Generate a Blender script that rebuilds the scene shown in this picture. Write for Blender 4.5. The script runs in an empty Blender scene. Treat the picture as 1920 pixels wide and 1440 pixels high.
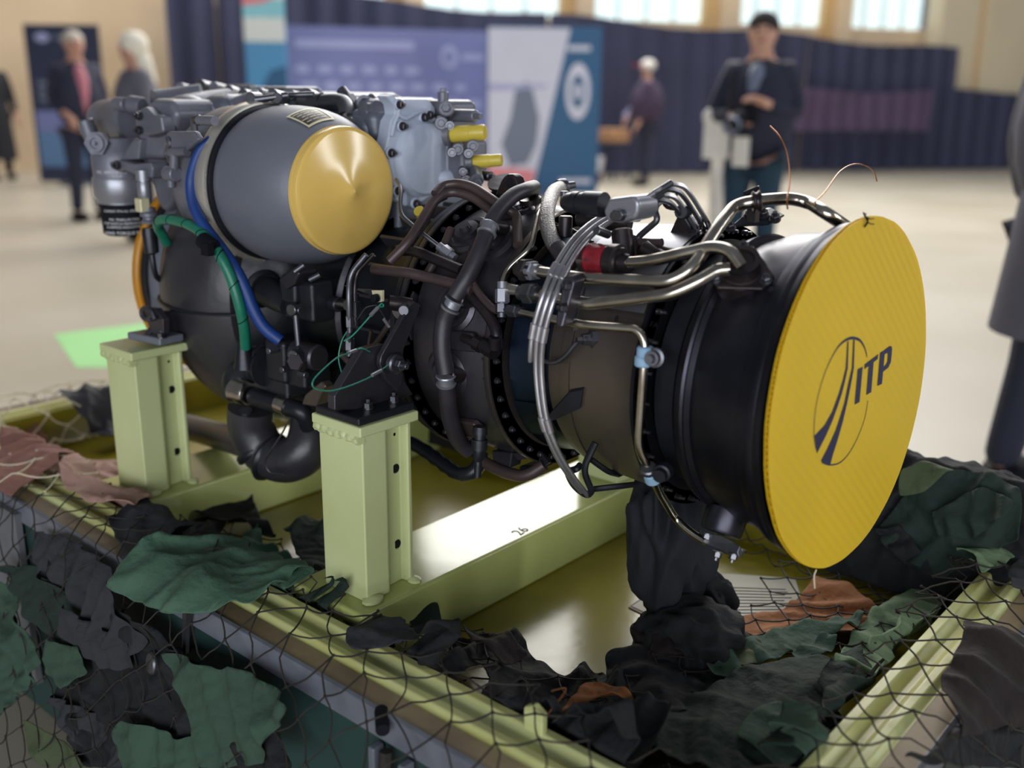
import bpy, bmesh, math, random
from mathutils import Vector as V, Matrix, noise, geometry
PI = math.pi
rnd = random.Random(7)
sc = bpy.context.scene
COL = sc.collection

# ---------------------------------------------------------------- camera, light, exposure
cd = bpy.data.cameras.new('camera')
cam = bpy.data.objects.new('camera', cd)
COL.objects.link(cam)
cd.sensor_width = 36.0
cd.lens = 35.835
cd.clip_start = 0.05
cam.matrix_world = Matrix(((0.7571, -0.1902, 0.6250, 0.4967),
                           (0.6532, 0.2040, -0.7292, -1.2818),
                           (0.0112, 0.9603, 0.2785, 1.156),
                           (0, 0, 0, 1)))
cd.dof.use_dof = True
cd.dof.focus_distance = 1.52
cd.dof.aperture_fstop = 2.0
sc.camera = cam

sc.view_settings.view_transform = 'Standard'
sc.view_settings.look = 'None'
sc.view_settings.exposure = 0.0
sc.view_settings.gamma = 1.0
sc.view_settings.use_curve_mapping = False

w = bpy.data.worlds.new('world')
sc.world = w
w.use_nodes = True
bg = w.node_tree.nodes['Background']
bg.inputs[0].default_value = (0.80, 0.88, 1.0, 1)
bg.inputs[1].default_value = 0.14

def area(name, loc, target, sx, sy, power, col):
    l = bpy.data.lights.new(name, 'AREA')
    l.shape = 'RECTANGLE'
    l.size, l.size_y, l.energy, l.color = sx, sy, power, col
    o = bpy.data.objects.new(name, l)
    COL.objects.link(o)
    o.location = loc
    o.rotation_euler = (V(target) - V(loc)).to_track_quat('-Z', 'Y').to_euler()
    return o
# daylight through the tall upper glazing of the back wall, above the curtain
area('daylight_glazing', (-7.6, 10.6, 6.4), (-.4, 0, .5), 11, 4.2, 1200, (1, .97, .93))
# added overhead fill brightening the far floor, no skylight in view
area('overhead_fill', (-8.0, 9.0, 10.5), (-8.0, 9.0, 0), 12, 10, 1250, (.97, .98, 1))
# added fill behind the camera that lifts the front faces, no known door
area('front_fill', (5.5, -9.5, 2.3), (-.6, 0, .5), 12, 4.4, 1080, (.88, .935, 1))

# two tall windows in the side wall beyond the right edge of the view
for y in (6.6, 12.4):
    area('side_window', (11.0, y, 4.2), (-.6, 0, .8), 1.0, 4.5, 300, (.95, .98, 1))

# ---------------------------------------------------------------- materials
def lin(h):
    c = [int(h[i:i+2], 16) / 255 for i in (0, 2, 4)]
    return [x / 12.92 if x <= .04045 else ((x + .055) / 1.055) ** 2.4 for x in c]
def mat(name, h, rough=.5, metal=0.0, var=.25, scale=12, bump=0.0, bscale=60, h2=None, spec=.5, trans=0, stretch=None):
    m = bpy.data.materials.new(name)
    m.use_nodes = True
    nt = m.node_tree
    b = nt.nodes['Principled BSDF']
    c = lin(h)
    c2 = lin(h2) if h2 else [x * (1 - var) for x in c]
    tc = nt.nodes.new('ShaderNodeTexCoord')
    vec = tc.outputs['Object']
    if stretch:
        mp = nt.nodes.new('ShaderNodeMapping')
        mp.inputs['Scale'].default_value = stretch
        nt.links.new(vec, mp.inputs['Vector'])
        vec = mp.outputs[0]
    n = nt.nodes.new('ShaderNodeTexNoise')
    n.inputs['Scale'].default_value = scale
    n.inputs['Detail'].default_value = 6
    nt.links.new(vec, n.inputs['Vector'])
    r = nt.nodes.new('ShaderNodeValToRGB')
    r.color_ramp.elements[0].position = .35
    r.color_ramp.elements[1].position = .65
    r.color_ramp.elements[0].color = (*c2, 1)
    r.color_ramp.elements[1].color = (*c, 1)
    nt.links.new(n.outputs['Fac'], r.inputs['Fac'])
    nt.links.new(r.outputs['Color'], b.inputs['Base Color'])
    mr = nt.nodes.new('ShaderNodeMapRange')
    mr.inputs['To Min'].default_value = max(.03, rough - .07)
    mr.inputs['To Max'].default_value = min(1, rough + .07)
    nt.links.new(n.outputs['Fac'], mr.inputs['Value'])
    nt.links.new(mr.outputs[0], b.inputs['Roughness'])
    b.inputs['Metallic'].default_value = metal
    b.inputs['Specular IOR Level'].default_value = spec
    if bump:
        n2 = nt.nodes.new('ShaderNodeTexNoise')
        n2.inputs['Scale'].default_value = bscale
        n2.inputs['Detail'].default_value = 4
        nt.links.new(vec, n2.inputs['Vector'])
        bp = nt.nodes.new('ShaderNodeBump')
        bp.inputs['Strength'].default_value = bump
        bp.inputs['Distance'].default_value = .01
        nt.links.new(n2.outputs['Fac'], bp.inputs['Height'])
        nt.links.new(bp.outputs[0], b.inputs['Normal'])
    if trans:
        t = nt.nodes.new('ShaderNodeBsdfTranslucent')
        nt.links.new(r.outputs['Color'], t.inputs['Color'])
        mx = nt.nodes.new('ShaderNodeMixShader')
        mx.inputs[0].default_value = trans
        nt.links.new(b.outputs[0], mx.inputs[1])
        nt.links.new(t.outputs[0], mx.inputs[2])
        nt.links.new(mx.outputs[0], nt.nodes['Material Output'].inputs['Surface'])
    return m
def emit(name, h, s):
    m = bpy.data.materials.new(name)
    m.use_nodes = True
    b = m.node_tree.nodes['Principled BSDF']
    b.inputs['Base Color'].default_value = (*lin(h), 1)
    b.inputs['Emission Color'].default_value = (*lin(h), 1)
    b.inputs['Emission Strength'].default_value = s
    return m
M = dict(
    dark=mat('dark_casing', '545158', .38, .75, .35, 9, .05, 90),
    black=mat('black_casing', '26272e', .38, .35, .3, 10, .05, 80),
    shell=mat('black_composite', '38363a', .36, .1, .4, 7, .08, 40, h2='2c2a2e'),
    tan=mat('heat_tinted_casing', '75695f', .40, .8, .3, 5, .03, 90, h2='5a5456'),
    blue=mat('blued_steel', '2c3c54', .33, .85, .3, 6, .02, 60, h2='202832'),
    nozzle=mat('nozzle_steel', '403f47', .34, .85, .3, 6, .02, 60, h2='2c2c34'),
    lit=mat('lit_steel_sheet', '8d8d92', .38, .85, .15, 8),  # light on the turbine casing top is put into this paler grey
    steel=mat('polished_steel_tube', 'cfc8bc', .22, 1, .2, 20, h2='a89e92'),
    cablesteel=mat('cable_sheath', 'b6b3b8', .32, .85, .15, 40),
    dull=mat('dull_steel', '6f6f76', .38, .9, .3, 25),
    bolt=mat('bolt_steel', '77767c', .35, .95, .3, 40),
    pipe=mat('dark_pipe', '453d3d', .34, .75, .25, 20, h2='332f33'),
    hose=mat('rubber_sleeve', '2e2a31', .45, 0, .2, 30, .03, 200),
    brownpipe=mat('brown_sleeve', '4b3d3d', .42, .3, .25, 16),
    braid=mat('braided_hose', '8e8b8a', .35, .8, .35, 260, .5, 400),
    gen=mat('grey_paint', '686b76', .48, .1, .10, 6, .03, 120),
    chrome=mat('chrome_clamp', 'd2cbc0', .28, .6, .3, 7, .06, 12),
    plate=mat('cast_magnesium', 'b2bacb', .50, .0, .12, 14, .06, 160),
    gear=mat('gearbox_casting', '666a76', .42, .3, .25, 12, .10, 60),
    cluster=mat('grey_casting', '70717c', .42, .25, .25, 14, .12, 45),
    alum=mat('machined_aluminium', '94949c', .35, .6, .1, 12),
    yellow=mat('yellow_cap_plastic', 'dcb662', .17, 0, .06, 5),
    plug=mat('yellow_plug_plastic', 'd0b848', .38, 0, .12, 30),
    board=mat('yellow_twinwall_plastic', 'f0cc2c', .45, 0, .06, 4, trans=.30),
    navy=mat('navy_ink', '0a0a40', .6, 0, .1, 20),
    red=mat('red_sealant', '8a1f2a', .3, 0, .3, 60, .2, 90),
    bluehose=mat('blue_hose_rubber', '0f3678', .5, 0, .12, 30),
    green=mat('green_wrap', '167058', .38, 0, .2, 60),
    lanyard=mat('green_wire', '2c8a72', .45, 0, .2, 60),
    clampblue=mat('pale_blue_cushion', '8fb0cc', .6, 0, .15, 40),
    post=mat('pale_green_paint', 'c6cb98', .36, 0, .10, 5, .03, 50, h2='babf88'),
    beam=mat('pale_green_gloss_paint', 'b4ba72', .20, 0, .10, 5, .02, 40, h2='aab06a'),
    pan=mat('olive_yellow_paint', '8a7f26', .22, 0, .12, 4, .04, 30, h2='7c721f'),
    rail=mat('yellow_green_paint', 'd2d598', .36, 0, .25, 3, .03, 40, h2='b9b56a', stretch=(1, 9, 9)),
    rail2=mat('yellow_green_paint_cross', 'd2d598', .36, 0, .25, 3, .03, 40, h2='b9b56a', stretch=(9, 1, 9)),
    strip=mat('worn_brown_gasket', 'ab9672', .50, 0, .3, 8, .05, 40, h2='82705a'),
    edge=mat('grey_edge', '777a84', .4, .2, .2, 20),
    wallgreen=mat('dark_green_paint', '24403c', .5, 0, .3, 6, .03, 40),
    greypanel=mat('grey_panel', '6a6a6e', .6, 0, .1, 6),
    string=mat('dark_net_cord', '2a241f', .8, 0, .3, 40),
    cream=mat('cream_net_cord', 'cfc3a6', .8, 0, .25, 40),
    cg1=mat('green_cloth', '3a5342', .85, 0, .22, 9, .55, 38, trans=.12),
    cg5=mat('mid_green_cloth', '4c6c57', .85, 0, .22, 9, .55, 38, trans=.12),
    cg2=mat('dark_green_cloth', '1b2d25', .85, 0, .25, 9, .55, 38, trans=.1),
    cg3=mat('pale_green_cloth', '78906c', .85, 0, .25, 9, .55, 38, trans=.15),
    cg4=mat('olive_cloth', '4f5a3c', .85, 0, .25, 9, .55, 38, trans=.12),
    cnavy=mat('navy_cloth', '10131c', .85, 0, .25, 9, .2, 350),
    cb=mat('black_cloth', '101014', .85, 0, .25, 9, .55, 38),
    cgr=mat('charcoal_cloth', '2b2b30', .85, 0, .22, 9, .55, 38),
    cbr=mat('dark_brown_cloth', '1c0f0e', .85, 0, .3, 9, .55, 38),
    cor=mat('rust_cloth', 'a5693c', .85, 0, .2, 9, .55, 38, trans=.15),
    cpk=mat('dusty_pink_cloth', 'b08a7c', .85, 0, .15, 9, .55, 38, trans=.12),
    cmr=mat('brown_pink_cloth', '8a5f52', .85, 0, .25, 9, .55, 38, trans=.12),
    floor=mat('polished_concrete', 'b9b0a0', .40, 0, .08, .7, .01, 8, h2='aca390'),
    patch=mat('light_green_floor_paint', 'a6e69a', .4, 0, .08, 2),
    wall=mat('beige_wall', 'ecd0ac', .7, 0, .06, 1.2),
    wallpanel=mat('cream_panel', 'd8c8aa', .7, 0, .06, 1.2),
    pillar=mat('ochre_pillar', 'd9b27a', .6, 0, .06, 1.2),
    curtain=mat('navy_curtain', '3a3c56', .8, 0, .2, 1.5),
    curtain2=mat('plum_curtain', '5c4a66', .8, 0, .25, 1.5),
    glass=emit('daylit_glass', 'd8ebee', .95),
    frame=mat('window_frame', 'b9b4a8', .5, 0, .1, 4),
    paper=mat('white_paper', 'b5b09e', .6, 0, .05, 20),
    ink=mat('black_ink', '15151c', .7, spec=.15),
    maroonline=mat('maroon_border', '5b2a22', .6),
    white=mat('white_print', 'e8e8ee', .5, 0, .04, 10),
    brass=mat('black_brass_label', '2a231c', .4, .3, .2, 60),
    cream2=mat('cream_border', 'd6cca8', .45, .2, .1, 60),
    inkwhite=mat('white_ink', 'dcdce0', .5),
    copper=mat('copper_wire', 'b0714a', .35, .9, .2, 40),
)

# the twin-wall sheet shows its inner flutes as faint diagonal stripes
nt = M['board'].node_tree
tc = nt.nodes.new('ShaderNodeTexCoord'); mp = nt.nodes.new('ShaderNodeMapping'); wv = nt.nodes.new('ShaderNodeTexWave')
mp.inputs['Rotation'].default_value = (math.radians(42), 0, 0)
wv.wave_type = 'BANDS'; wv.bands_direction = 'Z'; wv.inputs['Scale'].default_value = .314 / .0068 * .5; wv.inputs['Distortion'].default_value = .15
nt.links.new(tc.outputs['Object'], mp.inputs['Vector']); nt.links.new(mp.outputs[0], wv.inputs['Vector'])
bp = nt.nodes.new('ShaderNodeBump'); bp.inputs['Strength'].default_value = .6; bp.inputs['Distance'].default_value = .0006
nt.links.new(wv.outputs['Fac'], bp.inputs['Height']); nt.links.new(bp.outputs[0], nt.nodes['Principled BSDF'].inputs['Normal'])

# ---------------------------------------------------------------- geometry helpers
class G:
    """collects solids, written out as one mesh object"""
    def __init__(s): s.v = []; s.f = []
    def add(s, vs, fs):
        n = len(s.v); s.v += [tuple(p) for p in vs]; s.f += [tuple(i + n for i in f) for f in fs]; return s
    def sweep(s, rings, closed=True, caps=True):
        k = len(rings[0]); vs = [p for r in rings for p in r]; fs = []
        for i in range(len(rings) - 1):
            for j in range(k if closed else k - 1):
                a, b = i * k + j, i * k + (j + 1) % k
                fs.append((a, b, b + k, a + k))
        if caps and closed:
            fs.append(tuple(reversed(range(k)))); fs.append(tuple((len(rings) - 1) * k + j for j in range(k)))
        return s.add(vs, fs)
    def lathe(s, prof, o, d, n=32, caps=True, up=None):
        """prof = (distance along d, radius)"""
        d = V(d).normalized(); o = V(o)
        u = d.cross(V(up) if up else (V((0, 0, 1)) if abs(d.z) < .9 else V((1, 0, 0)))).normalized(); w_ = d.cross(u)
        return s.sweep([[o + d * t + (u * math.cos(2*PI*j/n) + w_ * math.sin(2*PI*j/n)) * max(r, 1e-5) for j in range(n)] for t, r in prof], True, caps)
    def cyl(s, p, q, r, r2=None, n=16):
        p, q = V(p), V(q); L = (q - p).length
        return s.lathe([(0, r), (L, r if r2 is None else r2)], p, q - p, n)
    def stub(s, p, d, L, r, n=16, rr=.15):
        """short rounded cylinder"""
        b = r * rr
        return s.lathe([(0, r - b), (b, r), (L - b, r), (L, r - b)], p, d, n)
    def box(s, c, size, R=None):
        c = V(c); hx, hy, hz = (x / 2 for x in size)
        vs = [V((x, y, z)) for x in (-hx, hx) for y in (-hy, hy) for z in (-hz, hz)]
        if R: vs = [R @ p for p in vs]
        return s.add([c + p for p in vs], [(0, 1, 3, 2), (4, 6, 7, 5), (0, 4, 5, 1), (2, 3, 7, 6), (0, 2, 6, 4), (1, 5, 7, 3)])
    def prism(s, pts, vec):
        pts = [V(p) for p in pts]; vec = V(vec); n = len(pts)
        c = V((0, 0, 0)); 
        for i in range(n): c += pts[i].cross(pts[(i + 1) % n])
        if c.dot(vec) < 0: pts.reverse()
        vs = pts + [p + vec for p in pts]
        return s.add(vs, [tuple(reversed(range(n))), tuple(range(n, 2 * n))] + [(i, (i + 1) % n, n + (i + 1) % n, n + i) for i in range(n)])
    def ball(s, c, r, n=12, sc=(1, 1, 1)):
        rings = []
        for i in range(n // 2 + 1):
            a = PI * i / (n // 2); q = max(math.sin(a), 1e-4)
            rings.append([V(c) + V((math.cos(2*PI*j/n) * q * r * sc[0], math.sin(2*PI*j/n) * q * r * sc[1], -math.cos(a) * r * sc[2])) for j in range(n)])
        return s.sweep(rings)
    def tube(s, pts, r, n=10, fil=.03, smooth=False):
        return s.sweep(tube_rings(path(pts, fil, smooth), r, n))
def path(pts, fil=.03, smooth=False):
    pts = [V(p) for p in pts]
    if len(pts) < 3: return pts
    if smooth:
        out = []
        P = [pts[0] * 2 - pts[1]] + pts + [pts[-1] * 2 - pts[-2]]
        for i in range(1, len(P) - 2):
            k = max(3, int((P[i+1] - P[i]).length / .012))
            for j in range(min(k, 10)):
                t = j / min(k, 10); a, b, c, d = P[i-1], P[i], P[i+1], P[i+2]
                out.append(.5 * ((2*b) + (c - a) * t + (2*a - 5*b + 4*c - d) * t*t + (3*b - a - 3*c + d) * t**3))
        return out + [pts[-1]]
    out = [pts[0]]
    for i in range(1, len(pts) - 1):
        a, b, c = pts[i-1], pts[i], pts[i+1]
        l = min(fil, (a - b).length * .48, (c - b).length * .48)
        p, q = b + (a - b).normalized() * l, b + (c - b).normalized() * l
        for j in range(6):
            t = j / 5; out.append(p * (1-t)**2 + b * 2*t*(1-t) + q * t*t)
    return out + [pts[-1]]
def tube_rings(P, r, n):
    T = []
    for i in range(len(P)):
        d = P[min(i + 1, len(P) - 1)] - P[max(i - 1, 0)]
        T.append(d.normalized() if d.length > 1e-9 else V((1, 0, 0)))
    u = T[0].orthogonal().normalized(); rings = []
    for i, p in enumerate(P):
        u = (u - T[i] * u.dot(T[i]))
        u = u.normalized() if u.length > 1e-6 else T[i].orthogonal().normalized()
        w_ = T[i].cross(u); rr = r(i / (len(P) - 1)) if callable(r) else r
        rings.append([p + (u * math.cos(2*PI*j/n) + w_ * math.sin(2*PI*j/n)) * rr for j in range(n)])
    return rings

ORG = {}
def tag(o, label=None, cat=None, group=None, kind=None):
    for k, x in (('label', label), ('category', cat), ('group', group), ('kind', kind)):
        if x: o[k] = x
    return o
def root(name, loc, label, cat, group=None):
    o = bpy.data.objects.new(name, None)
    COL.objects.link(o); o.location = loc; o.empty_display_size = .1
    ORG[o] = V(loc)
    return tag(o, label, cat, group)
def link(o, parent=None, W=None):
    COL.objects.link(o)
    W = W or Matrix.Identity(4)
    if parent is not None:
        o.parent = parent
        o.matrix_local = Matrix.Translation(-ORG.get(parent, V((0, 0, 0)))) @ W
    else:
        o.matrix_world = W
    return o
def fixn(me):
    bm = bmesh.new(); bm.from_mesh(me); bmesh.ops.recalc_face_normals(bm, faces=bm.faces); bm.to_mesh(me); bm.free()
def out(name, g, m, parent=None, bevel=0, ang=38, label=None, kind=None, sub=0):
    me = bpy.data.meshes.new(name)
    me.from_pydata(g.v, [], g.f)
    me.materials.append(m if not isinstance(m, str) else M[m])
    fixn(me)
    me.polygons.foreach_set('use_smooth', [True] * len(me.polygons))
    me.set_sharp_from_angle(angle=math.radians(ang))
    o = bpy.data.objects.new(name, me)
    if bevel:
        b = o.modifiers.new('bevel', 'BEVEL'); b.width = bevel; b.segments = 2; b.limit_method = 'ANGLE'; b.angle_limit = math.radians(35)
        b.harden_normals = True
    if sub:
        b = o.modifiers.new('sub', 'SUBSURF'); b.levels = b.render_levels = sub
    link(o, parent)
    if label: o['label'] = label
    if kind: o['kind'] = kind
    return o
def frame(p, d):
    """matrix whose z axis is d, at p"""
    R = V(d).normalized().to_track_quat('Z', 'Y').to_matrix().to_4x4()
    return Matrix.Translation(V(p)) @ R
def mesh(g, m):
    me = bpy.data.meshes.new('shared')
    me.from_pydata(g.v, [], g.f); me.materials.append(M[m]); fixn(me)
    me.polygons.foreach_set('use_smooth', [True] * len(me.polygons)); me.set_sharp_from_angle(angle=math.radians(35))
    return me
def inst(name, me, parent, p, d, s=1.0, spin=0):
    o = bpy.data.objects.new(name, me)
    return link(o, parent, frame(p, d) @ Matrix.Rotation(spin, 4, 'Z') @ Matrix.Scale(s, 4))
BOLT = mesh(G().lathe([(0, .0052), (.0012, .0052)], (0, 0, 0), (0, 0, 1), 12).lathe([(.0012, .0042), (.005, .0042), (.0056, .0036)], (0, 0, 0), (0, 0, 1), 6).lathe([(.0056, .002), (.0085, .002)], (0, 0, 0), (0, 0, 1), 8), 'bolt')
DBOLT = mesh(G().lathe([(0, .0052), (.0012, .0052)], (0, 0, 0), (0, 0, 1), 12).lathe([(.0012, .0042), (.005, .0042), (.0056, .0036)], (0, 0, 0), (0, 0, 1), 6).lathe([(.0056, .002), (.0085, .002)], (0, 0, 0), (0, 0, 1), 8), 'dark')
STUD = mesh(G().lathe([(-.004, .0045), (0, .0045)], (0, 0, 0), (0, 0, 1), 6).lathe([(0, .0024), (.014, .0024)], (0, 0, 0), (0, 0, 1), 8).lathe([(.002, .004), (.007, .004)], (0, 0, 0), (0, 0, 1), 6), 'bolt')
def text_mesh(s, size, align='CENTER'):
    c = bpy.data.curves.new('t', 'FONT'); c.body = s; c.size = size; c.align_x = align; c.align_y = 'CENTER'; c.resolution_u = 3
    o = bpy.data.objects.new('t', c); COL.objects.link(o)
    dg = bpy.context.evaluated_depsgraph_get(); me = bpy.data.meshes.new_from_object(o.evaluated_get(dg))
    vs = [tuple(v.co) for v in me.vertices]; fs = [tuple(p.vertices) for p in me.polygons]
    bpy.data.objects.remove(o); bpy.data.curves.remove(c); bpy.data.meshes.remove(me)
    return vs, fs
def flat_text(g, s, size, o, ux, uy, align='CENTER'):
    vs, fs = text_mesh(s, size, align); o, ux, uy = V(o), V(ux), V(uy)
    return g.add([o + ux * x + uy * y for x, y, z in vs], fs)

# ---------------------------------------------------------------- the hangar
FZ = -.12
def sheet(pts):
    return G().add(pts, [tuple(range(len(pts)))])
tag(out('floor', sheet([(-26, -12, FZ), (14, -12, FZ), (14, 30, FZ), (-26, 30, FZ)]), 'floor'), kind='structure')
# back wall: a straight line on the ground, seen obliquely
A0, A1 = V((-13.3, 5.2, FZ)), V((-3.9, 20.0, FZ))
wd = (A1 - A0).normalized(); wn = V((-wd.y, wd.x, 0))
def wp(t, z, off=0): 
    p = A0 + wd * t + wn * off; return V((p.x, p.y, z))
def slab(t0, t1, z0, z1, off=0, th=.12):
    return G().prism([wp(t0, z0, off), wp(t1, z0, off), wp(t1, z1, off), wp(t0, z1, off)], wn * th)
def tw(p):
    """distance along the back wall of a point that the camera sees in that direction"""
    c = V((.4967, -1.2818, 0)); d = V((p[0], p[1], 0)) - c
    a = A0 - c
    return (d.x * a.y - d.y * a.x) / (d.y * wd.x - d.x * wd.y)
TC0 = tw((-9.18,4.327,1.649))
tag(out('wall_back', slab(TC0, 30, FZ, 2.2, .55), 'wall'), kind='structure')
tag(out('wall_upper', slab(-6, 30, 9.0, 10.0, .55), 'wall'), kind='structure')
T = [tw(p) for p in ((-8.546,4.873,1.658), (-8.09,5.343,1.866), (-7.338,5.992,1.876), (-7.06,6.231,1.88), (-6,7.126,1.845), (-5.762,7.331,1.848), (-4.91,8.065,1.86), (-4.66,8.28,1.864), (-4.006,8.844,1.873), (-3.81,8.994,1.825), (-3.214,9.489,1.783), (-2.936,9.728,1.787))]
wins = [(T[1] + .05, T[2]), (T[3], T[4]), (T[5], T[6]), (T[7], T[8]), (T[9], T[10])]
for i, (a, b) in enumerate(wins):
    r_ = out('window_%d' % (i + 1), slab(a, b, 1.9, 9.0, .62, .02), 'glass'); tag(r_, kind='structure')
    n = 4
    for j in range(1, n):
        t = a + (b - a) * j / n
        out('mullion', slab(t - .02, t + .02, 1.9, 9.0, .59, .025), 'frame', r_)
    for z in (3.2, 4.6, 6.0, 7.4):
        out('transom', slab(a, b, z - .025, z + .025, .585, .03), 'frame', r_)
pil = [(T[2], T[3]), (T[4], T[5]), (T[6], T[7]), (T[8], T[9])]
for i, (a, b) in enumerate(pil):
    m_ = a + (b - a) * .42
    q = out('trim_%d' % (i + 1), slab(a, b, FZ, 9.0, .45, .2), 'pillar'); tag(q, kind='structure')
    out('pilaster', slab(m_, b, FZ, 9.0, .33, .12), 'wall', q)
q = out('wall_right', slab(T[10], T[11], 1.1, 9.0, .05, .4), 'wallpanel'); tag(q, kind='structure')
q = out('wall_right_end', slab(T[11] + .12, 34, 1.05, 9.0, 0, .4), 'wallpanel'); tag(q, kind='structure')
q = out('trim_5', slab(T[11], T[11] + .12, 1.08, 9.0, .12, .3), 'pillar'); tag(q, kind='structure')

# the beige wall on the left, nearer than the curtain
B0, B1 = V((-16.28,3.905,-0.12)), V((-14.16,7.535,-0.12))
B2 = V((-9.605,5.549,1.493))
bd = (B1 - B0).normalized(); B0 = B1 - bd * 16; bn = V((-bd.y, bd.x, 0))
q = out('wall_left', G().prism([B0, B1, V((B1.x, B1.y, 9)), V((B0.x, B0.y, 9))], bn * .3), 'wall'); tag(q, kind='structure')
Lp = (V((B2.x, B2.y, 0)) - V((B1.x, B1.y, 0))).length
e1 = B1 + bd * .92
q = out('wall_left_header', G().prism([V((B1.x, B1.y, 1.52)), V((e1.x, e1.y, 1.52)), V((e1.x, e1.y, 9)), V((B1.x, B1.y, 9))], bn * .3), 'wall'); tag(q, kind='structure')

# curtain of hanging drapes in front of the back wall
def curtain(name, t0, t1, ztop0, ztop1, off, m, label, amp=.07, per=.42, z0=FZ + .02):
    n = int((t1 - t0) / .05); rings = []
    vs, fs = [], []
    for i in range(n + 1):
        t = t0 + (t1 - t0) * i / n; zt = ztop0 + (ztop1 - ztop0) * i / n
        for k in range(7):
            f_ = k / 6
            o_ = off + amp * (.4 + .6 * f_) * math.sin(t * 2 * PI / per + 1.3 * noise.noise((t * .7, 0, 1))) + .05 * noise.noise((t, f_, 3))
            vs.append(wp(t, zt - (zt - z0) * f_ + (.04 * math.sin(t * 1.9) if k == 0 else 0), o_))
    for i in range(n):
        for k in range(6):
            a = i * 7 + k; fs.append((a, a + 1, a + 8, a + 7))
    o = out(name, G().add(vs, fs), m); tag(o, label, 'curtain', 'dark drapes along the back wall')
    return o
TC = tw((-8.974,4.504,1.652))
TD = tw((-8.594,4.832,1.657))
curtain('curtain', TD, T[1] + .1, 3.6, 3.6, .1, 'curtain', 'tall navy drape left of the blue and white banner', .06, .4)
curtain('curtain', TC, TD - .02, 2.46, 2.46, -.05, 'curtain', 'navy drape under the beige header by the white-haired person')
curtain('curtain', TD + .02, T[4] - .4, 2.42, 2.2, -.05, 'curtain', 'navy drape hanging behind the logo backdrop and display panels')
curtain('curtain', T[4] - .38, T[8] - .6, 2.19, 2.0, -.12, 'curtain', 'navy drape hanging behind the photographer and the capped person')
curtain('curtain', T[8] - .58, T[10] + .3, 2.0, 1.86, -.05, 'curtain', 'navy drape under the rightmost window and cream wall panel', .09, .36)
curtain('curtain', T[10] + .2, 33, 1.2, 1.2, -.1, 'curtain', 'low navy drape below the cream wall at the right edge', .07, .36)
curtain('curtain', T[6] + .6, T[10] - .3, 1.22, 1.18, -.3, 'curtain2', 'plum pleated skirting drape right of the photographer', .05, .30, z0=.55)

o = out('floor_marking', G().prism([(-4.751,1.116,-0.12), (-4.605,1.752,-0.12), (-3.698,1.192,-0.12), (-4.037,0.8764,-0.12)], (0, 0, .002)), 'patch')
tag(o, 'pale green painted square on the floor behind the left post', 'floor marking')

# ---------------------------------------------------------------- display panels
def board(name, p, q, z0, z1, th, m, label, cat, parts=()):
    p, q = V(p), V(q); p.z = q.z = 0
    d = (q - p); n = V((-d.y, d.x, 0)).normalized()
    r_ = root(name, ((p.x + q.x) / 2, (p.y + q.y) / 2, FZ), label, cat)
    def pt(u, v, o_=0): 
        a = p + d * u - n * o_; return V((a.x, a.y, z0 + (z1 - z0) * v))
    out('panel', G().prism([pt(0, 0), pt(1, 0), pt(1, 1), pt(0, 1)], n * th), m, r_)
    out('foot', G().box(((p.x + q.x) / 2 + n.x * th / 2, (p.y + q.y) / 2 + n.y * th / 2, (z0 + FZ) / 2), (.25, .35, max(.02, z0 - FZ))), 'edge', r_)
    return r_, pt
def printed(r_, pt, name, poly, m, o_=.004, label=None):
    return out(name, G().add([pt(u, v, o_) for u, v in poly], [tuple(range(len(poly)))]), m, r_, label=label)
def rect(a, b, c, d): return [(a, b), (c, b), (c, d), (a, d)]
def disc(cx, cy, rx, ry, n=20): return [(cx + rx * math.cos(2*PI*i/n), cy + ry * math.sin(2*PI*i/n)) for i in range(n)]
for k_, h_ in (('dknavy', '262c48'), ('midblue', '5c7ea8'), ('skyteal', '8fd0dc'), ('bluep', '4f95c6'), ('deepteal', '245a86'), ('pinkred', 'e88a90'), ('lilac', '777cae'), ('lilac2', 'a3a7cf'), ('paper2', 'cfd0e2'), ('greyp', '70788e'), ('skyw', 'e2e6e2')):
    M[k_] = mat('print_' + k_, h_, .5, 0, .06, 2)
r_, pt = board('rollup_banner', (-12.96,4.932,0.9328), (-12.25,5.544,0.9428), FZ + .04, 1.86, .02, 'dknavy', 'dark navy roll-up banner by the beige wall behind the man in the jacket', 'banner')
printed(r_, pt, 'photo_print', rect(.04, .10, .96, .46), 'midblue')
printed(r_, pt, 'photo_print', [(.04, .34), (.96, .26), (.96, .46), (.04, .46)], 'lilac', .006)
for i in range(3): printed(r_, pt, 'text_line', rect(.12, .52 + .05 * i, .88 - .1 * i, .55 + .05 * i), 'greyp')
printed(r_, pt, 'emblem', disc(.24, .92, .10, .03), 'lilac2')
printed(r_, pt, 'text_line', rect(.40, .91, .72, .93), 'greyp')

r_, pt = board('tall_banner', (-9.554,5.81,0.9846), (-9.207,6.108,0.9895), FZ + .04, 2.60, .03, 'bluep', 'tall blue and white banner with a red top standing left of the logo backdrop', 'banner')
printed(r_, pt, 'colour_band', rect(0, .635, 1, 1), 'skyw')
printed(r_, pt, 'colour_band', rect(0, .73, 1, .80), 'skyteal', .006)
printed(r_, pt, 'colour_band', [(0, .775), (.5, .785), (1, .83), (1, .90), (.5, .86), (0, .84)], 'pinkred', .008)
printed(r_, pt, 'colour_band', [(0, 0), (1, 0), (1, .54), (.6, .52), (.4, .46), (0, .40)], 'deepteal', .006)

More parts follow.
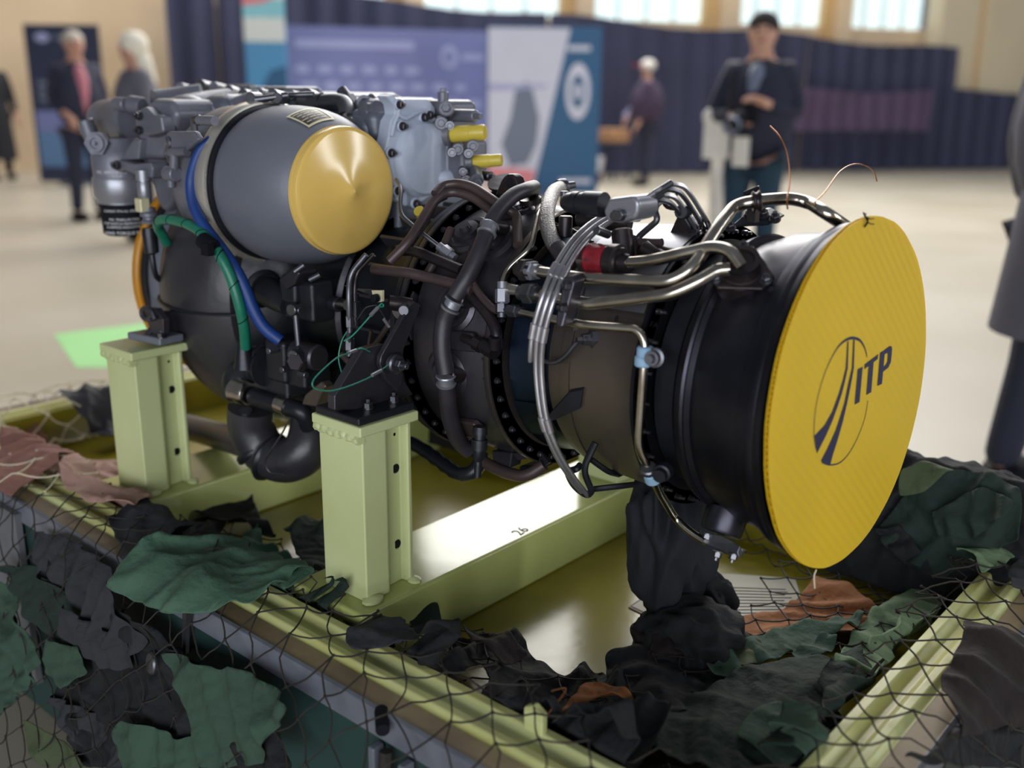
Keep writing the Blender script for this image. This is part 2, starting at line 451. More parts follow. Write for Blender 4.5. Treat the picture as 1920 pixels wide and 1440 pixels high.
r_, pt = board('logo_backdrop', (-10.13,6.819,0.9736), (-8.835,9.032,0.9898), FZ + .05, 1.86, .04, 'lilac', 'wide lilac backdrop wall printed with rows of pale logos', 'backdrop')
printed(r_, pt, 'heading_print', rect(.04, .87, .62, .92), 'lilac2')
printed(r_, pt, 'emblem', disc(.80, .83, .045, .075), 'lilac2')
printed(r_, pt, 'emblem', disc(.80, .83, .022, .04), 'lilac', .007)
printed(r_, pt, 'heading_print', rect(.87, .81, .98, .85), 'lilac2')
for row in range(7):
    for c_ in range(9):
        if row == 0 and c_ > 5: continue
        cx = .07 + c_ * .108 + (.03 if row % 2 else 0); cy = .74 - row * .105
        if cx > .96: continue
        wv = .032 + .014 * rnd.random()
        printed(r_, pt, 'logo_print', disc(cx, cy, wv, .022 + .01 * rnd.random(), 8) if rnd.random() < .4 else rect(cx - wv, cy - .022, cx + wv, cy + .022), 'lilac2')

r_, pt = board('display_panel', (-7.99,8.117,1.005), (-6.974,8.992,1.019), FZ + .05, 1.86, .05, 'deepteal', 'display panel with a pale photograph left and a teal side with white emblem', 'display')
printed(r_, pt, 'photo_print', [(0, 0), (.40, 0), (.52, .36), (.72, .99), (0, .99)], 'paper2')
printed(r_, pt, 'photo_print', [(.12, .30), (.20, .45), (.24, .62), (.34, .68), (.40, .62), (.46, .46), (.44, .30), (.36, .18), (.2, .16)], 'greyp', .006)
printed(r_, pt, 'photo_print', [(.0, .62), (.50, .64), (.54, .66), (0, .66)], 'lilac2', .007)
printed(r_, pt, 'photo_print', [(0, 0), (.40, 0), (.43, .14), (0, .16)], 'pinkred', .005)
printed(r_, pt, 'emblem', disc(.80, .62, .11, .17), 'paper2')
printed(r_, pt, 'emblem', disc(.80, .62, .06, .10), 'deepteal', .007)
printed(r_, pt, 'emblem', rect(.77, .58, .83, .66), 'paper2', .009)
printed(r_, pt, 'text_line', rect(.70, .86, .90, .89), 'paper2')
printed(r_, pt, 'text_line', rect(.66, .06, .94, .09), 'paper2')

# boxes and a bucket standing between the display panel and the capped person
c = V((-8.48,11.37,-0.12))
r_ = root('side_table', c, 'small dark table with a tan parcel on it beside the display panel', 'table')
out('table_top', G().box(c + V((0, 0, .50)), (.5, .5, .03)), 'dknavy', r_)
for sx in (-.2, .2):
    for sy in (-.2, .2): out('leg', G().cyl(c + V((sx, sy, 0)), c + V((sx, sy, .49)), .02, n=8), 'dknavy', r_)
o = out('parcel', G().box(c + V((0, 0, .62)), (.40, .40, .20)), mat('tan_card', 'b98a62', .6), bevel=.02); tag(o, 'tan cardboard parcel on the small dark table', 'box')
c = V((-8.13,10.83,-0.12)) + V((-.05, -.3, 0))
r_ = root('bucket', c, 'white bucket with a dark red lower half in front of the small table', 'bucket')
out('body', G().lathe([(0, .11), (.16, .13)], c, (0, 0, 1), 20), mat('dark_red_plastic', '6b3038', .4), r_)
out('rim', G().lathe([(.16, .135), (.34, .15), (.36, .16)], c, (0, 0, 1), 20), 'white', r_)

# ---------------------------------------------------------------- people
def skin(name, nodes, edges, m, parent, sub=1, rootv=0):
    me = bpy.data.meshes.new(name)
    me.from_pydata([n[0] for n in nodes], edges, [])
    o = bpy.data.objects.new(name, me)
    me.materials.append(M[m]); link(o, parent)
    s = o.modifiers.new('skin', 'SKIN'); s.use_smooth_shade = True
    for i, n in enumerate(nodes):
        r = n[1] if isinstance(n[1], tuple) else (n[1], n[1])
        me.skin_vertices[0].data[i].radius = r
        me.skin_vertices[0].data[i].use_root = (i == rootv)
    if sub:
        q = o.modifiers.new('sub', 'SUBSURF'); q.levels = q.render_levels = sub
    return o
def person(loc, face, H, label, arms, legs=None, skinm='skin', top='dknavy', shirt=None, trousers='dknavy', hair=None, hairkind='short', shoe='ink', coat=0, turn=0, lean=0):
    """face = world direction the person looks to; arms = ((elbow, wrist), (elbow, wrist)) in body units, right arm first"""
    r_ = root('person', loc, label, 'person')
    f_ = V((face[0], face[1], 0)).normalized(); s_ = V((f_.y, -f_.x, 0)); k = H / 1.75
    def P(x, y, z): 
        y2 = y + lean * max(0, z - .9)
        return V(loc) + (s_ * x + f_ * y2 + V((0, 0, z))) * k
    legs = legs or (((.10, .02, .49), (.11, -.02, .08)), ((-.10, .02, .49), (-.11, -.02, .08)))
    ct, st = math.cos(turn), math.sin(turn)
    def Hd(x, y, z): return P(x * ct - y * st, x * st + y * ct + .02, z)
    N, E = [], []
    def nd(p, r, par=None):
        N.append((p, r if isinstance(r, tuple) else r * k))
        if par is not None: E.append((par, len(N) - 1))
        return len(N) - 1
    pel = nd(P(0, 0, .95), .105); ab = nd(P(0, .01, 1.12), .12, pel); ch = nd(P(0, 0, 1.32), .13, ab); nk = nd(P(0, .0, 1.49), .058, ch)
    jw = nd(Hd(0, .015, 1.57), .068, nk); hd = nd(Hd(0, .0, 1.65), .082, jw); tp = nd(Hd(0, -.015, 1.715), .058, hd)
    nb = nd(Hd(0, .10, 1.625), .014, hd)
    for sx in (.088, -.088): nd(Hd(sx, -.005, 1.635), .014, hd)
    hands = []
    for sd, (el, wr), (kn, an) in zip((1, -1), arms, legs):
        sh = nd(P(.155 * sd, 0, 1.385), .05, ch); e = nd(P(*el), .043, sh); w_ = nd(P(*wr), .028, e)
        dirv = (P(*wr) - P(*el)).normalized()
        pm = nd(P(*wr) + dirv * .07 * k, .033, w_)
        side = dirv.cross(V((0, 0, 1))); side = side.normalized() if side.length > .1 else s_
        curl = side.cross(dirv) * -1
        if curl.z > 0: curl = -curl
        for q in range(4):
            b = N[pm][0] + side * (q - 1.5) * .019 * k + dirv * .025 * k
            L = (.07, .085, .08, .06)[q] * k
            a1 = nd(b + dirv * L * .45 + curl * .01, .0085, pm); nd(b + dirv * L * .75 + curl * L * .6, .0075, a1)
        t1 = nd(N[w_][0] + dirv * .035 * k + side * -.035 * k, .011, w_); nd(N[t1][0] + dirv * .04 * k - side * .012, .009, t1)
        hands.append(N[pm][0])
        hp = nd(P(.09 * sd, 0, .88), .08, pel); a = nd(P(*kn), .06, hp); b = nd(P(*an), .04, a); nd(P(an[0], an[1] + .13, .03), .035, b)
    skin('body', N, E, skinm, r_)
    for sx in (.03, -.03): out('eye', G().ball(Hd(sx, .075, 1.648), .012 * k, 8), 'ink', r_)
    out('mouth', G().ball(Hd(0, .078, 1.578), .02 * k, 8, (1, 1, .3)), mat('lip', 'a8645c', .5), r_)
    # clothes
    N2 = [(P(0, 0, .87), .175 * k), (P(0, .01, 1.10), .155 * k), (P(0, 0, 1.30), .175 * k), (P(0, -.005, 1.45), .088 * k)]; E2 = [(0, 1), (1, 2), (2, 3)]
    for sd, (el, wr), _ in zip((1, -1), arms, legs):
        n = len(N2); w2 = V(P(*el)) * .12 + V(P(*wr)) * .88
        N2 += [(P(.175 * sd, 0, 1.395), .092 * k), (P(*el), .06 * k), (w2, .045 * k)]; E2 += [(2, n), (n, n + 1), (n + 1, n + 2)]
    skin('jacket', N2, E2, top, r_)
    sx_, sy_ = abs(s_.x) * .205 + abs(f_.x) * .15, abs(s_.y) * .205 + abs(f_.y) * .15
    out('jacket_torso', G().ball(P(0, 0, 1.16), k, 20, (sx_, sy_, .33)), top, r_)
    if coat: out('coat_skirt', G().lathe([(0, .17 * k), (.10, .195 * k), ((coat + .2) * .6 * k, .215 * k), ((coat + .2) * k, .235 * k)], P(0, 0, 1.08), (0, 0, -1), 24), top, r_)
    N3 = [(P(0, 0, .96), .155 * k)]; E3 = []
    for sd, (kn, an) in zip((1, -1), legs):
        n = len(N3); an2 = V(P(*an)) + (V(P(*kn)) - V(P(*an))) * -.02
        N3 += [(P(.095 * sd, 0, .84), .118 * k), (P(*kn), .075 * k), (an2, .06 * k)]; E3 += [(0, n), (n, n + 1), (n + 1, n + 2)]
        out('shoe', G().ball(P(an[0], an[1] + .07, .045), .13 * k, 12, (abs(s_.x) * .4 + abs(f_.x) * .95 + .02, abs(s_.y) * .4 + abs(f_.y) * .95 + .02, .36)), shoe, r_)
    skin('trousers', N3, E3, trousers, r_)
    if shirt:
        out('shirt_front', G().ball(P(0, .10, 1.20), .26 * k, 16, (abs(s_.x) * .26 + abs(f_.x) * .34, abs(s_.y) * .26 + abs(f_.y) * .34, 1)), shirt, r_)
    if hair:
        g = G()
        if hairkind == 'short':
            g.ball(Hd(0, -.028, 1.668), .099 * k, 16, (1, 1, .95))
            out('hair', g, hair, r_)
        elif hairkind == 'long':
            g.ball(Hd(0, -.035, 1.665), .122 * k, 16, (1, 1, .95)); out('hair', g, hair, r_)
            NN = [(Hd(0, -.07, 1.64), .10 * k), (Hd(0, -.095, 1.50), .095 * k), (P(0, -.12, 1.36), .085 * k), (P(0, -.12, 1.24), .05 * k)]
            skin('hair_length', NN, [(0, 1), (1, 2), (2, 3)], hair, r_)
        elif hairkind == 'cap':
            g.ball(Hd(0, -.01, 1.68), .112 * k, 16, (1, 1, .75)); out('cap', g, hair, r_)
            out('cap_brim', G().prism([Hd(x, y, 1.672) for x, y in ((-.09, .05), (.09, .05), (.08, .17), (.04, .21), (-.04, .21), (-.08, .17))], (0, 0, .015)), 'capred', r_, label='red cap brim')
    return r_, P, hands, f_, s_
for k_, h_ in (('skin', 'c99a84'), ('skin2', 'b98a78'), ('hairw', 'e6decf'), ('hairg', 'b9ada0'), ('hairb', '2a2422'), ('jack', '1f2338'), ('pinkshirt', 'b5707c'), ('blackc', '14161e'), ('tealjean', '1d3c52'), ('whitec', 'e8e2da'), ('capred', 'c0344a'), ('maroon', '3f3048'), ('greycoat', '5c5a66'), ('darkjean', '23283a')):
    M[k_] = mat('cloth_' + k_, h_, .8, 0, .15, 6)
CV = V((.4967, -1.2818, 0))
def to_cam(p, turn=0):
    d = CV - V((p[0], p[1], 0)); a = math.atan2(d.y, d.x) + turn
    return (math.cos(a), math.sin(a), 0)
hang = (((.25, .0, 1.12), (.26, .08, .88)), ((-.25, .0, 1.12), (-.26, .08, .88)))
p = V((-9.111,3.603,-0.12))
person(p, to_cam(p, .25), 1.74, 'grey-haired man in a dark jacket and pink shirt standing before the navy banner', (((.24, -.02, 1.13), (.16, .16, 1.0)), ((-.24, -.02, 1.13), (-.16, .16, 1.0))), top='jack', shirt='pinkshirt', trousers='jack', hair='hairg', skinm='skin2')
p = V((-7.44,3.245,-0.0615)); p.z = FZ
person(p, to_cam(p, -1.25), 1.66, 'person with long white hair in a grey coat, seen in profile behind the engine', hang, top='greycoat', trousers='darkjean', hair='hairw', hairkind='long', skinm='skin2', coat=.25)
p = V((-2.665,4.748,-0.12))
r_, P, hands, f_, s_ = person(p, to_cam(p, -.12), 1.74, 'photographer in a dark navy jacket and teal jeans holding a camera at the chest', (((.27, .02, 1.13), (.10, .25, 1.13)), ((-.25, .04, 1.14), (-.06, .26, 1.22))), top='jack', shirt='greyp', trousers='tealjean', hair='hairb', turn=.05)
c = root('camera_body', P(.03, .34, 1.14), 'black camera with a long lens held by the photographer', 'camera')
cb = P(.03, .36, 1.15)
R3 = Matrix((s_, f_, V((0, 0, 1)))).transposed()
out('housing', G().box(cb, (.15, .07, .10), R3).box(cb + V((0, 0, .06)), (.05, .05, .04), R3), 'ink', c, bevel=.008)
out('lens', G().lathe([(0, .036), (.05, .036), (.05, .042), (.13, .045), (.13, .038), (.12, .036)], cb + f_ * .03, f_ * 1 - s_ * -.3 + V((0, 0, -.35)), 20), 'ink', c)
out('lens_hood', G().lathe([(0, .047), (.05, .053), (.05, .047), (.0, .043)], cb + f_ * .15 + s_ * .04 + V((0, 0, -.05)), f_ * 1 + s_ * .3 + V((0, 0, -.35)), 20, caps=False), 'greyp', c)
o = out('shoulder_strap', G().tube([P(.13, .14, 1.40), P(.14, .24, 1.25), P(.09, .33, 1.16)], .012, 8, .05), 'ink', r_)
o = out('papers', G().box(P(.22, .18, .98), (.16, .012, .22), R3).box(P(.06, .20, .92), (.10, .012, .18), R3), 'whitec', r_)
out('white_sash', G().tube([P(.19, .10, 1.02), P(.22, .10, .80), P(.21, .10, .50), P(.19, .08, .30)], .042, 10, .1), 'whitec', r_, label='white cloth hanging from the hip')
out('sleeve_cuff', G().ball(P(.275, .04, 1.12), .062, 12), 'whitec', r_, label='white rolled cuff')
p = V((-7.493,10.79,-0.12))
r_, P, hands, f_, s_ = person(p, to_cam(p, -1.5), 1.66, 'person in dark plum clothes and a white cap with red brim by the curtain', (((.22, .12, 1.15), (.22, .26, .95)), ((-.22, .0, 1.12), (-.2, .12, .9))), top='maroon', trousers='jack', hair='whitec', hairkind='cap')
out('pale_arm', G().tube([P(.12, .02, 1.50), P(.23, .08, 1.38), P(.27, .13, 1.15), P(.26, .28, .95)], .048, 12, .05), 'pinkpale' if 'pinkpale' in M else 'lilac2', r_)  # pale tube added to stand for the bare arm
p = V((-13.97,4.883,-0.12))
person(p, to_cam(p, .4), 1.70, 'person in black with a flared black coat at the left edge', hang, top='blackc', trousers='blackc', hair='hairb', coat=.6)
p = V((-0.1915,2.174,-0.12))
person(p, to_cam(p, 2.6), 1.78, 'person in a long grey coat and dark jeans standing at the right edge', (((.25, -.04, 1.12), (.27, -.02, .88)), ((-.25, .0, 1.12), (-.26, .1, .9))), (((.10, .05, .49), (.12, -.02, .07)), ((-.13, .04, .49), (-.17, .0, .07))), top='greycoat', trousers='darkjean', hair='hairb', coat=.32)


# ---------------------------------------------------------------- container base
ctr = root('container_base', (-.8, 0, FZ), 'green transport container base with gasketed rim around the engine stand', 'container')
XL, XR, YN, YF, ZF = -1.86, .09, -.425, .41, .31
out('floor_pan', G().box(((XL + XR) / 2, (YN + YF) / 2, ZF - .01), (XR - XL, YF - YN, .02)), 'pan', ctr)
def cornered(prof):
    """rim profile: (outward distance, z) swept round the four corners"""
    rings = []
    for o_, z in prof:
        rings.append([V((XR + o_, YN - o_, z)), V((XR + o_, YF + o_, z)), V((XL - o_, YF + o_, z)), V((XL - o_, YN - o_, z))])
    return rings
def side(prof, i):
    rings = cornered(prof); return G().sweep([[r[i] for r in rings], [r[(i + 1) % 4] for r in rings]], closed=True)
PR = [(0, .395), (.004, .405), (.018, .405), (.028, .392), (.038, .392), (.048, .404), (.060, .404), (.066, .396), (.072, .396), (.072, .37), (0, .37)]
ST = [(.071, .397), (.104, .397), (.104, .375), (.071, .375)]
ED = [(.104, .400), (.112, .398), (.114, .36), (.104, .36)]
SW = [(.088, .37), (.108, .37), (.108, -.06), (.088, -.06)]
IW = [(-.006, .30), (-.002, .36), (0, .396), (.012, .396), (.012, .30)]
for i in range(4):
    lg = i in (1, 3)
    out('rim_rail', side(PR, i), 'rail' if lg else 'rail2', ctr, bevel=.0025)
    out('gasket_strip', side(ST, i), 'strip', ctr)
    out('rim_edge', side(ED, i), 'edge', ctr, bevel=.002)
    out('side_wall', side(SW, i), 'wallgreen', ctr)
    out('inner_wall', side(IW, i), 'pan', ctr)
g = G()
for yy in (-.33, .33):
    for x in (-1.6, -.2): out('skid', G().box((x, yy, -.085), (.25, .14, .07)), 'wallgreen', ctr, bevel=.01)
# closing clamp in the near side wall
cx = -.33
for dx in (-.025, .03): out('clamp_bar', G().box((cx + dx, -.545, .27), (.012, .02, .17)), 'edge', ctr, bevel=.003)
out('clamp_hook', G().cyl((cx - .03, -.53, .395), (cx + .0, -.555, .392), .009, n=10), 'ink', ctr)
out('clamp_rope', G().tube([(cx, -.55, .36), (cx + .005, -.56, .3), (cx - .004, -.555, .24), (cx, -.555, .1)], .009, 8, .03), 'string', ctr)
out('toggle_bolt', G().stub((-.80, -.55, .30), (-.2, -1, .2), .05, .018).cyl((-.80, -.54, .31), (-.77, -.55, .40), .007, n=8), 'dull', ctr)
out('grey_end_panel', G().box((-1.60, -.545, .20), (.50, .012, .36)), 'greypanel', ctr)
out('lifting_lug', G().prism([(-.195, -.435, .40), (-.165, -.435, .40), (-.165, -.435, .432), (-.18, -.435, .44), (-.195, -.435, .432)], (0, -.012, 0)), 'rail', ctr, bevel=.003)

# instruction sheets lying in the pan
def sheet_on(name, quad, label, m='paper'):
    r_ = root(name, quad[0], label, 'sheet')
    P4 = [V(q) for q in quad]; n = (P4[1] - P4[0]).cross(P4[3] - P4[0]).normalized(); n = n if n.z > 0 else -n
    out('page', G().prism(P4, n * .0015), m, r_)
    return r_, P4, n
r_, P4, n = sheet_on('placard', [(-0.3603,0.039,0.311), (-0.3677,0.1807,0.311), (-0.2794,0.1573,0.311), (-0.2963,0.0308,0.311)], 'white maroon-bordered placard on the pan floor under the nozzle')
cen = sum(P4, V((0, 0, 0))) / 4
out('border', G().prism([cen + (q - cen) * 1.1 for q in P4], n * .0008), 'maroonline', r_)
for i in range(2):
    a = P4[3] + (P4[2] - P4[3]) * .12 + (P4[0] - P4[3]) * (.16 + .10 * i); b = a + (P4[0] - P4[3]) * .55
    b = a + (P4[3] - P4[0]).normalized() * 0 + (P4[0] - P4[3]) * .0 + (P4[2] - P4[3]) * .5
    out('printed_line', G().prism([a + n * .0017, b + n * .0017, b + n * .0017 + (P4[0] - P4[3]) * .03, a + n * .0017 + (P4[0] - P4[3]) * .03], n * .0002), 'ink', r_)
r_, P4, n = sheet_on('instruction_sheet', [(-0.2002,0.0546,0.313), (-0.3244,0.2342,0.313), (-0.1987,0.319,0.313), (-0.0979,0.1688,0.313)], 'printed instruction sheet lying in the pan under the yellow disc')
for i in range(12):
    a0 = P4[1] + (P4[0] - P4[1]) * (.25 + .055 * i); b0 = P4[2] + (P4[3] - P4[2]) * (.25 + .055 * i)
    a = a0 + (b0 - a0) * .1; b = a0 + (b0 - a0) * (.85 + .1 * math.sin(i * 3))
    dd = (P4[0] - P4[1]) * .012
    out('printed_line', G().prism([a + n * .0017, b + n * .0017, b + n * .0017 + dd, a + n * .0017 + dd], n * .0002), 'ink', r_)

# ---------------------------------------------------------------- engine stand: beams, posts, brackets
st = root('engine_stand', (-.85, 0, ZF), 'pale green welded steel stand with box posts carrying the engine', 'stand')
BZ = .41
for x0, x1 in ((-.705, -.54), (-1.33, -1.16)):
    out('cross_beam', G().box(((x0 + x1) / 2, -.005, (BZ + ZF) / 2), (x1 - x0, .80, BZ - ZF)), 'beam', st, bevel=.006)
    for y0, sgn in ((-.275, -1), (.275, 1)):
        xa, xb = x0 + .045, x1 - .022
        yo, yi = y0 + sgn * .10, y0
        if sgn < 0:
            poly = [(xa, yo), (xb, yo), (xb, yo + .046), (xb - .004, yo + .051), (xb - .016, yo + .060), (xb - .018, yo + .089), (xb - .002, yo + .091), (xb - .003, yi), (xa, yi)]
        else: poly = [(xa, yi), (xb, yi), (xb, yo), (xa, yo)]
        ps = out('post', G().prism([(x, y, BZ) for x, y in poly], (0, 0, .675 - BZ)), 'post', st, bevel=.003)
        out('cap_plate', G().box(((xa + xb) / 2, (yo + yi) / 2, .683), (xb - xa + .012, abs(yo - yi) + .016, .016)), 'post', st, bevel=.003)
        if sgn < 0:
            out('weld_bead', G().tube([(xa + (xb - xa) * i / 14, yo - .003, .671 + .002 * math.sin(i * 2.3)) for i in range(15)], lambda t: .0075 + .0005 * math.sin(t * 40), 8, .002), 'post', st)
            out('weld_bead', G().ball((xb + .002, yo + .01, BZ + .004), .014, 10, (1.0, 1.4, .5)), 'post', st)
            out('weld_bead', G().ball((xb + .0, yi - .002, BZ + .003), .011, 10, (1.2, 1, .6)), 'post', st)
            for zz, rr in ((.655, .0028), (.60, .0082), (.475, .0082)):
                out('bolt_hole', G().stub((xb - .0182, yo + .0785, zz), (1, 0, 0), .0012, rr, 14), 'ink', st)
                if rr > .005: out('hole_rim', G().lathe([(0, rr + .0015), (.001, rr + .0015), (.001, rr), (0, rr)], (xb - .018, yo + .0785, zz), (1, 0, 0), 18, caps=False), 'post', st)
vs, fs = text_mesh('26', .032)
o_ = V((-0.5599,-0.0209,0.4105)); ux = V((-.12, 1, 0)).normalized(); uy = V((-1, -.12, 0)).normalized()
out('stencil_number', G().add([o_ + ux * x + uy * y for x, y, z in vs], fs), 'ink', st)
# near front bracket
bx = -.60
out('bracket_foot', G().box((-.611, -.325, .697), (.098, .110, .012)), 'black', st, bevel=.003)
out('bracket_web', G().prism([(-0.6,-0.3915,0.7104), (-0.6,-0.3905,0.7317), (-0.6,-0.3351,0.7905), (-0.6,-0.2946,0.7911), (-0.6,-0.2648,0.74), (-0.6,-0.2356,0.6998), (-0.6,-0.318,0.6949)], (-.016, 0, 0)), 'dark', st, bevel=.002)
lk = out('bracket_link', G().prism([(-0.588,-0.3137,0.7653), (-0.588,-0.3112,0.7777), (-0.588,-0.2516,0.845), (-0.588,-0.2416,0.8492), (-0.588,-0.2284,0.8423), (-0.588,-0.2331,0.8316), (-0.588,-0.2652,0.7796), (-0.588,-0.2699,0.7267), (-0.588,-0.28,0.7163), (-0.588,-0.304,0.7405)], (-.010, 0, 0)), 'dark', st, bevel=.002)
for u, v in ((690, 765), (737, 752)): inst('foot_bolt', BOLT, st, (-0.5903,-0.3368,0.703) if u == 690 else (-0.5881,-0.2879,0.703), (0, 0, 1), 1.7)
pin = (-0.586,-0.2913,0.7637)
out('pivot_pin', G().stub(pin, (1, 0, 0), .012, .0155, 20).stub(V(pin) + V((.012, 0, 0)), (1, 0, 0), .010, .009, 6).stub(V(pin) + V((.02, 0, 0)), (1, 0, 0), .012, .0045, 10), 'dull', st)
out('trunnion_pin', G().stub((-0.61,-0.234,0.8376), (.55, -.8, 0), .035, .0085, 14), 'dull', st)
# lanyards of the quick release pins
out('lanyard', G().tube([(-0.572,-0.3115,0.7678), (-0.565,-0.3469,0.7603), (-0.56,-0.3911,0.7564), (-0.56,-0.4272,0.7558), (-0.56,-0.4544,0.764), (-0.56,-0.4601,0.7742), (-0.565,-0.4439,0.7832), (-0.57,-0.4094,0.7966), (-0.58,-0.377,0.7963)], .0011, 6, smooth=True), 'lanyard', st)
out('lanyard', G().tube([(-0.585,-0.3599,0.7969), (-0.58,-0.3543,0.7991), (-0.585,-0.3351,0.7891)], .0011, 6, smooth=True), 'lanyard', st)
out('crimp_sleeve', G().cyl((-0.563,-0.3517,0.7616), (-0.566,-0.3316,0.7641), .0028, n=8).cyl((-0.58,-0.378,0.7965), (-0.583,-0.3627,0.797), .0028, n=8), 'alum', st)
out('lanyard', G().tube([(-0.62,-0.3597,0.7556), (-0.62,-0.3646,0.779), (-0.62,-0.3575,0.8031), (-0.62,-0.347,0.8155)], .0010, 6, smooth=True), 'lanyard', st)
out('lanyard', G().tube([(-0.62,-0.3536,0.8024), (-0.615,-0.3415,0.809), (-0.61,-0.3197,0.8276), (-0.6,-0.3031,0.8487), (-0.6,-0.2957,0.8515), (-0.6,-0.2938,0.8472), (-0.6,-0.3042,0.848)], .0012, 6, smooth=True), 'lanyard', st)
out('lanyard', G().tube([(-0.61,-0.3358,0.8326), (-0.61,-0.319,0.8472), (-0.61,-0.2983,0.8481)], .0008, 6, smooth=True), 'dull', st)
out('crimp_sleeve', G().cyl((-0.6,-0.319,0.8377), (-0.6,-0.3042,0.8472), .003, n=8).cyl((-0.6,-0.2934,0.828), (-0.6,-0.2832,0.8151), .0025, n=8), 'alum', st)
out('lanyard', G().tube([(-0.6,-0.3002,0.8427), (-0.6,-0.2821,0.8157), (-0.6,-0.2707,0.8024)], .0008, 6), 'dull', st)
# far left bracket
bz = .697
pl = [(-1.244,-0.3507,0.7), (-1.153,-0.3375,0.7), (-1.157,-0.2858,0.7), (-1.241,-0.2955,0.7)]
out('bracket_foot', G().prism(pl, (0, 0, .014)), 'edge', st, bevel=.003)
out('bracket_web', G().prism([(-1.19,-0.3409,0.7123), (-1.19,-0.3014,0.7529), (-1.19,-0.2554,0.7457), (-1.19,-0.2603,0.6899)], (-.016, 0, 0)), 'dark', st, bevel=.002)
out('bracket_web', G().prism([(-1.216,-0.33,0.7486), (-1.2,-0.33,0.7628), (-1.173,-0.33,0.7649), (-1.149,-0.33,0.7488), (-1.153,-0.33,0.7205), (-1.19,-0.33,0.7144)], (0, .014, 0)), 'dark', st, bevel=.002)
inst('foot_bolt', BOLT, st, (-1.157,-0.3312,0.714), (0, 0, 1), 1.7)
out('hook', G().tube([(-1.167,-0.34,0.7495), (-1.192,-0.34,0.7438), (-1.205,-0.34,0.7517), (-1.196,-0.34,0.765), (-1.17,-0.34,0.7668), (-1.159,-0.34,0.7489)], .005, 8, .02), 'dull', st)

# ---------------------------------------------------------------- the engine
ZC = .77
eng = root('turboshaft_engine', (-.75, 0, .70), 'dark helicopter turboshaft engine with pipes, cables and grey gearbox on a green stand', 'engine')
AX = (0, 0, ZC)
def lx(name, prof, m, parent=None, n=72, **k):
    """body turned about the engine axis: (x, radius)"""
    prof = sorted(prof) if prof[0][0] < prof[-1][0] else prof
    return out(name, G().lathe([(x, r) for x, r in prof], AX, (1, 0, 0), n), m, parent or eng, **k)
def ring_bolts(parent, x, r, n, d=(1, 0, 0), me=None, s=1.0, ph=0):
    for i in range(n):
        a = ph + 2 * PI * i / n
        inst('bolt', me or DBOLT, parent, (x, r * math.cos(a), ZC + r * math.sin(a)), d, s, i)
# exhaust
noz = lx('exhaust_nozzle', [(-.168, .150), (-.168, .186), (-.158, .190), (-.145, .196), (-.10, .205), (-.06, .213), (-.035, .220), (-.022, .224), (-.022, .219), (-.06, .208), (-.14, .19), (-.16, .15)], 'nozzle', n=96)
lx('rim_bead', [(-.045, .217), (-.043, .2225), (-.038, .2245), (-.033, .2235), (-.028, .2265), (-.022, .2275), (-.018, .226), (-.018, .221)], 'nozzle', noz, n=96)
lx('nozzle_band', [(-.162, .188), (-.161, .1945), (-.150, .1985), (-.147, .196)], 'nozzle', noz, n=96)
lx('exhaust_plug', [(-.17, .12), (-.05, .09), (-.03, .0)], 'black', n=48)
lx('exhaust_neck', [(-.205, .172), (-.168, .172)], 'black')
fl = lx('exhaust_flange', [(-.222, .188), (-.222, .2045), (-.2165, .2055), (-.212, .2055), (-.212, .185)], 'nozzle', n=96)
ring_bolts(fl, -.211, .197, 30, (1, 0, 0), STUD, 1.0, .05)
# turbine casing with steps, blued cone, flanges
tc = lx('turbine_casing', [(-.400, .150), (-.392, .166), (-.384, .174), (-.376, .1745), (-.374, .181), (-.345, .184), (-.337, .1845), (-.335, .1885), (-.31, .190), (-.27, .192), (-.24, .196), (-.224, .202), (-.222, .19)], 'tan', n=96)
lx('casing_band', [(-.352, .180), (-.3515, .1885), (-.336, .190), (-.3355, .186)], 'tan', tc, n=96)
lx('blued_cone', [(-.455, .178), (-.44, .177), (-.405, .169), (-.385, .166)], 'blue', n=96)
for a, b, c_ in ((2.75, 3.3, .0), (3.5, 3.9, 0)):
    g = G(); n = 14
    r0, r1 = .1795, .170
    vs = [];fs = []
    for i in range(n + 1):
        t = a + (b - a) * i / n
        for x, r in ((-.452, .1815), (-.395, .1725)): vs.append((x, r * math.cos(t), ZC + r * math.sin(t)))
    for i in range(n): fs.append((2*i, 2*i+1, 2*i+3, 2*i+2))
    out('cone_panel', g.add(vs, fs), 'blue', eng)
fl1 = lx('casing_flange', [(-.482, .185), (-.482, .2065), (-.478, .2085), (-.470, .2085), (-.468, .2065), (-.468, .180)], 'tan', n=96)
ring_bolts(fl1, -.467, .196, 40, (1, 0, 0), DBOLT, 1.0)
ring_bolts(fl1, -.483, .200, 40, (-1, 0, 0), DBOLT, .8)
# combustor casing
cc = lx('combustor_casing', [(-.645, .188), (-.635, .201), (-.60, .206), (-.55, .207), (-.53, .2065), (-.52, .204), (-.50, .200), (-.483, .196), (-.482, .18)], 'dark', n=96)
fl2 = lx('combustor_flange', [(-.660, .18), (-.660, .2175), (-.657, .2195), (-.648, .2195), (-.646, .2175), (-.646, .185)], 'dark', n=96)
lx('flange_ring', [(-.676, .17), (-.676, .214), (-.670, .2155), (-.664, .2155), (-.662, .18)], 'black', n=96)
ring_bolts(fl2, -.645, .209, 40, (1, 0, 0), DBOLT, 1.0)
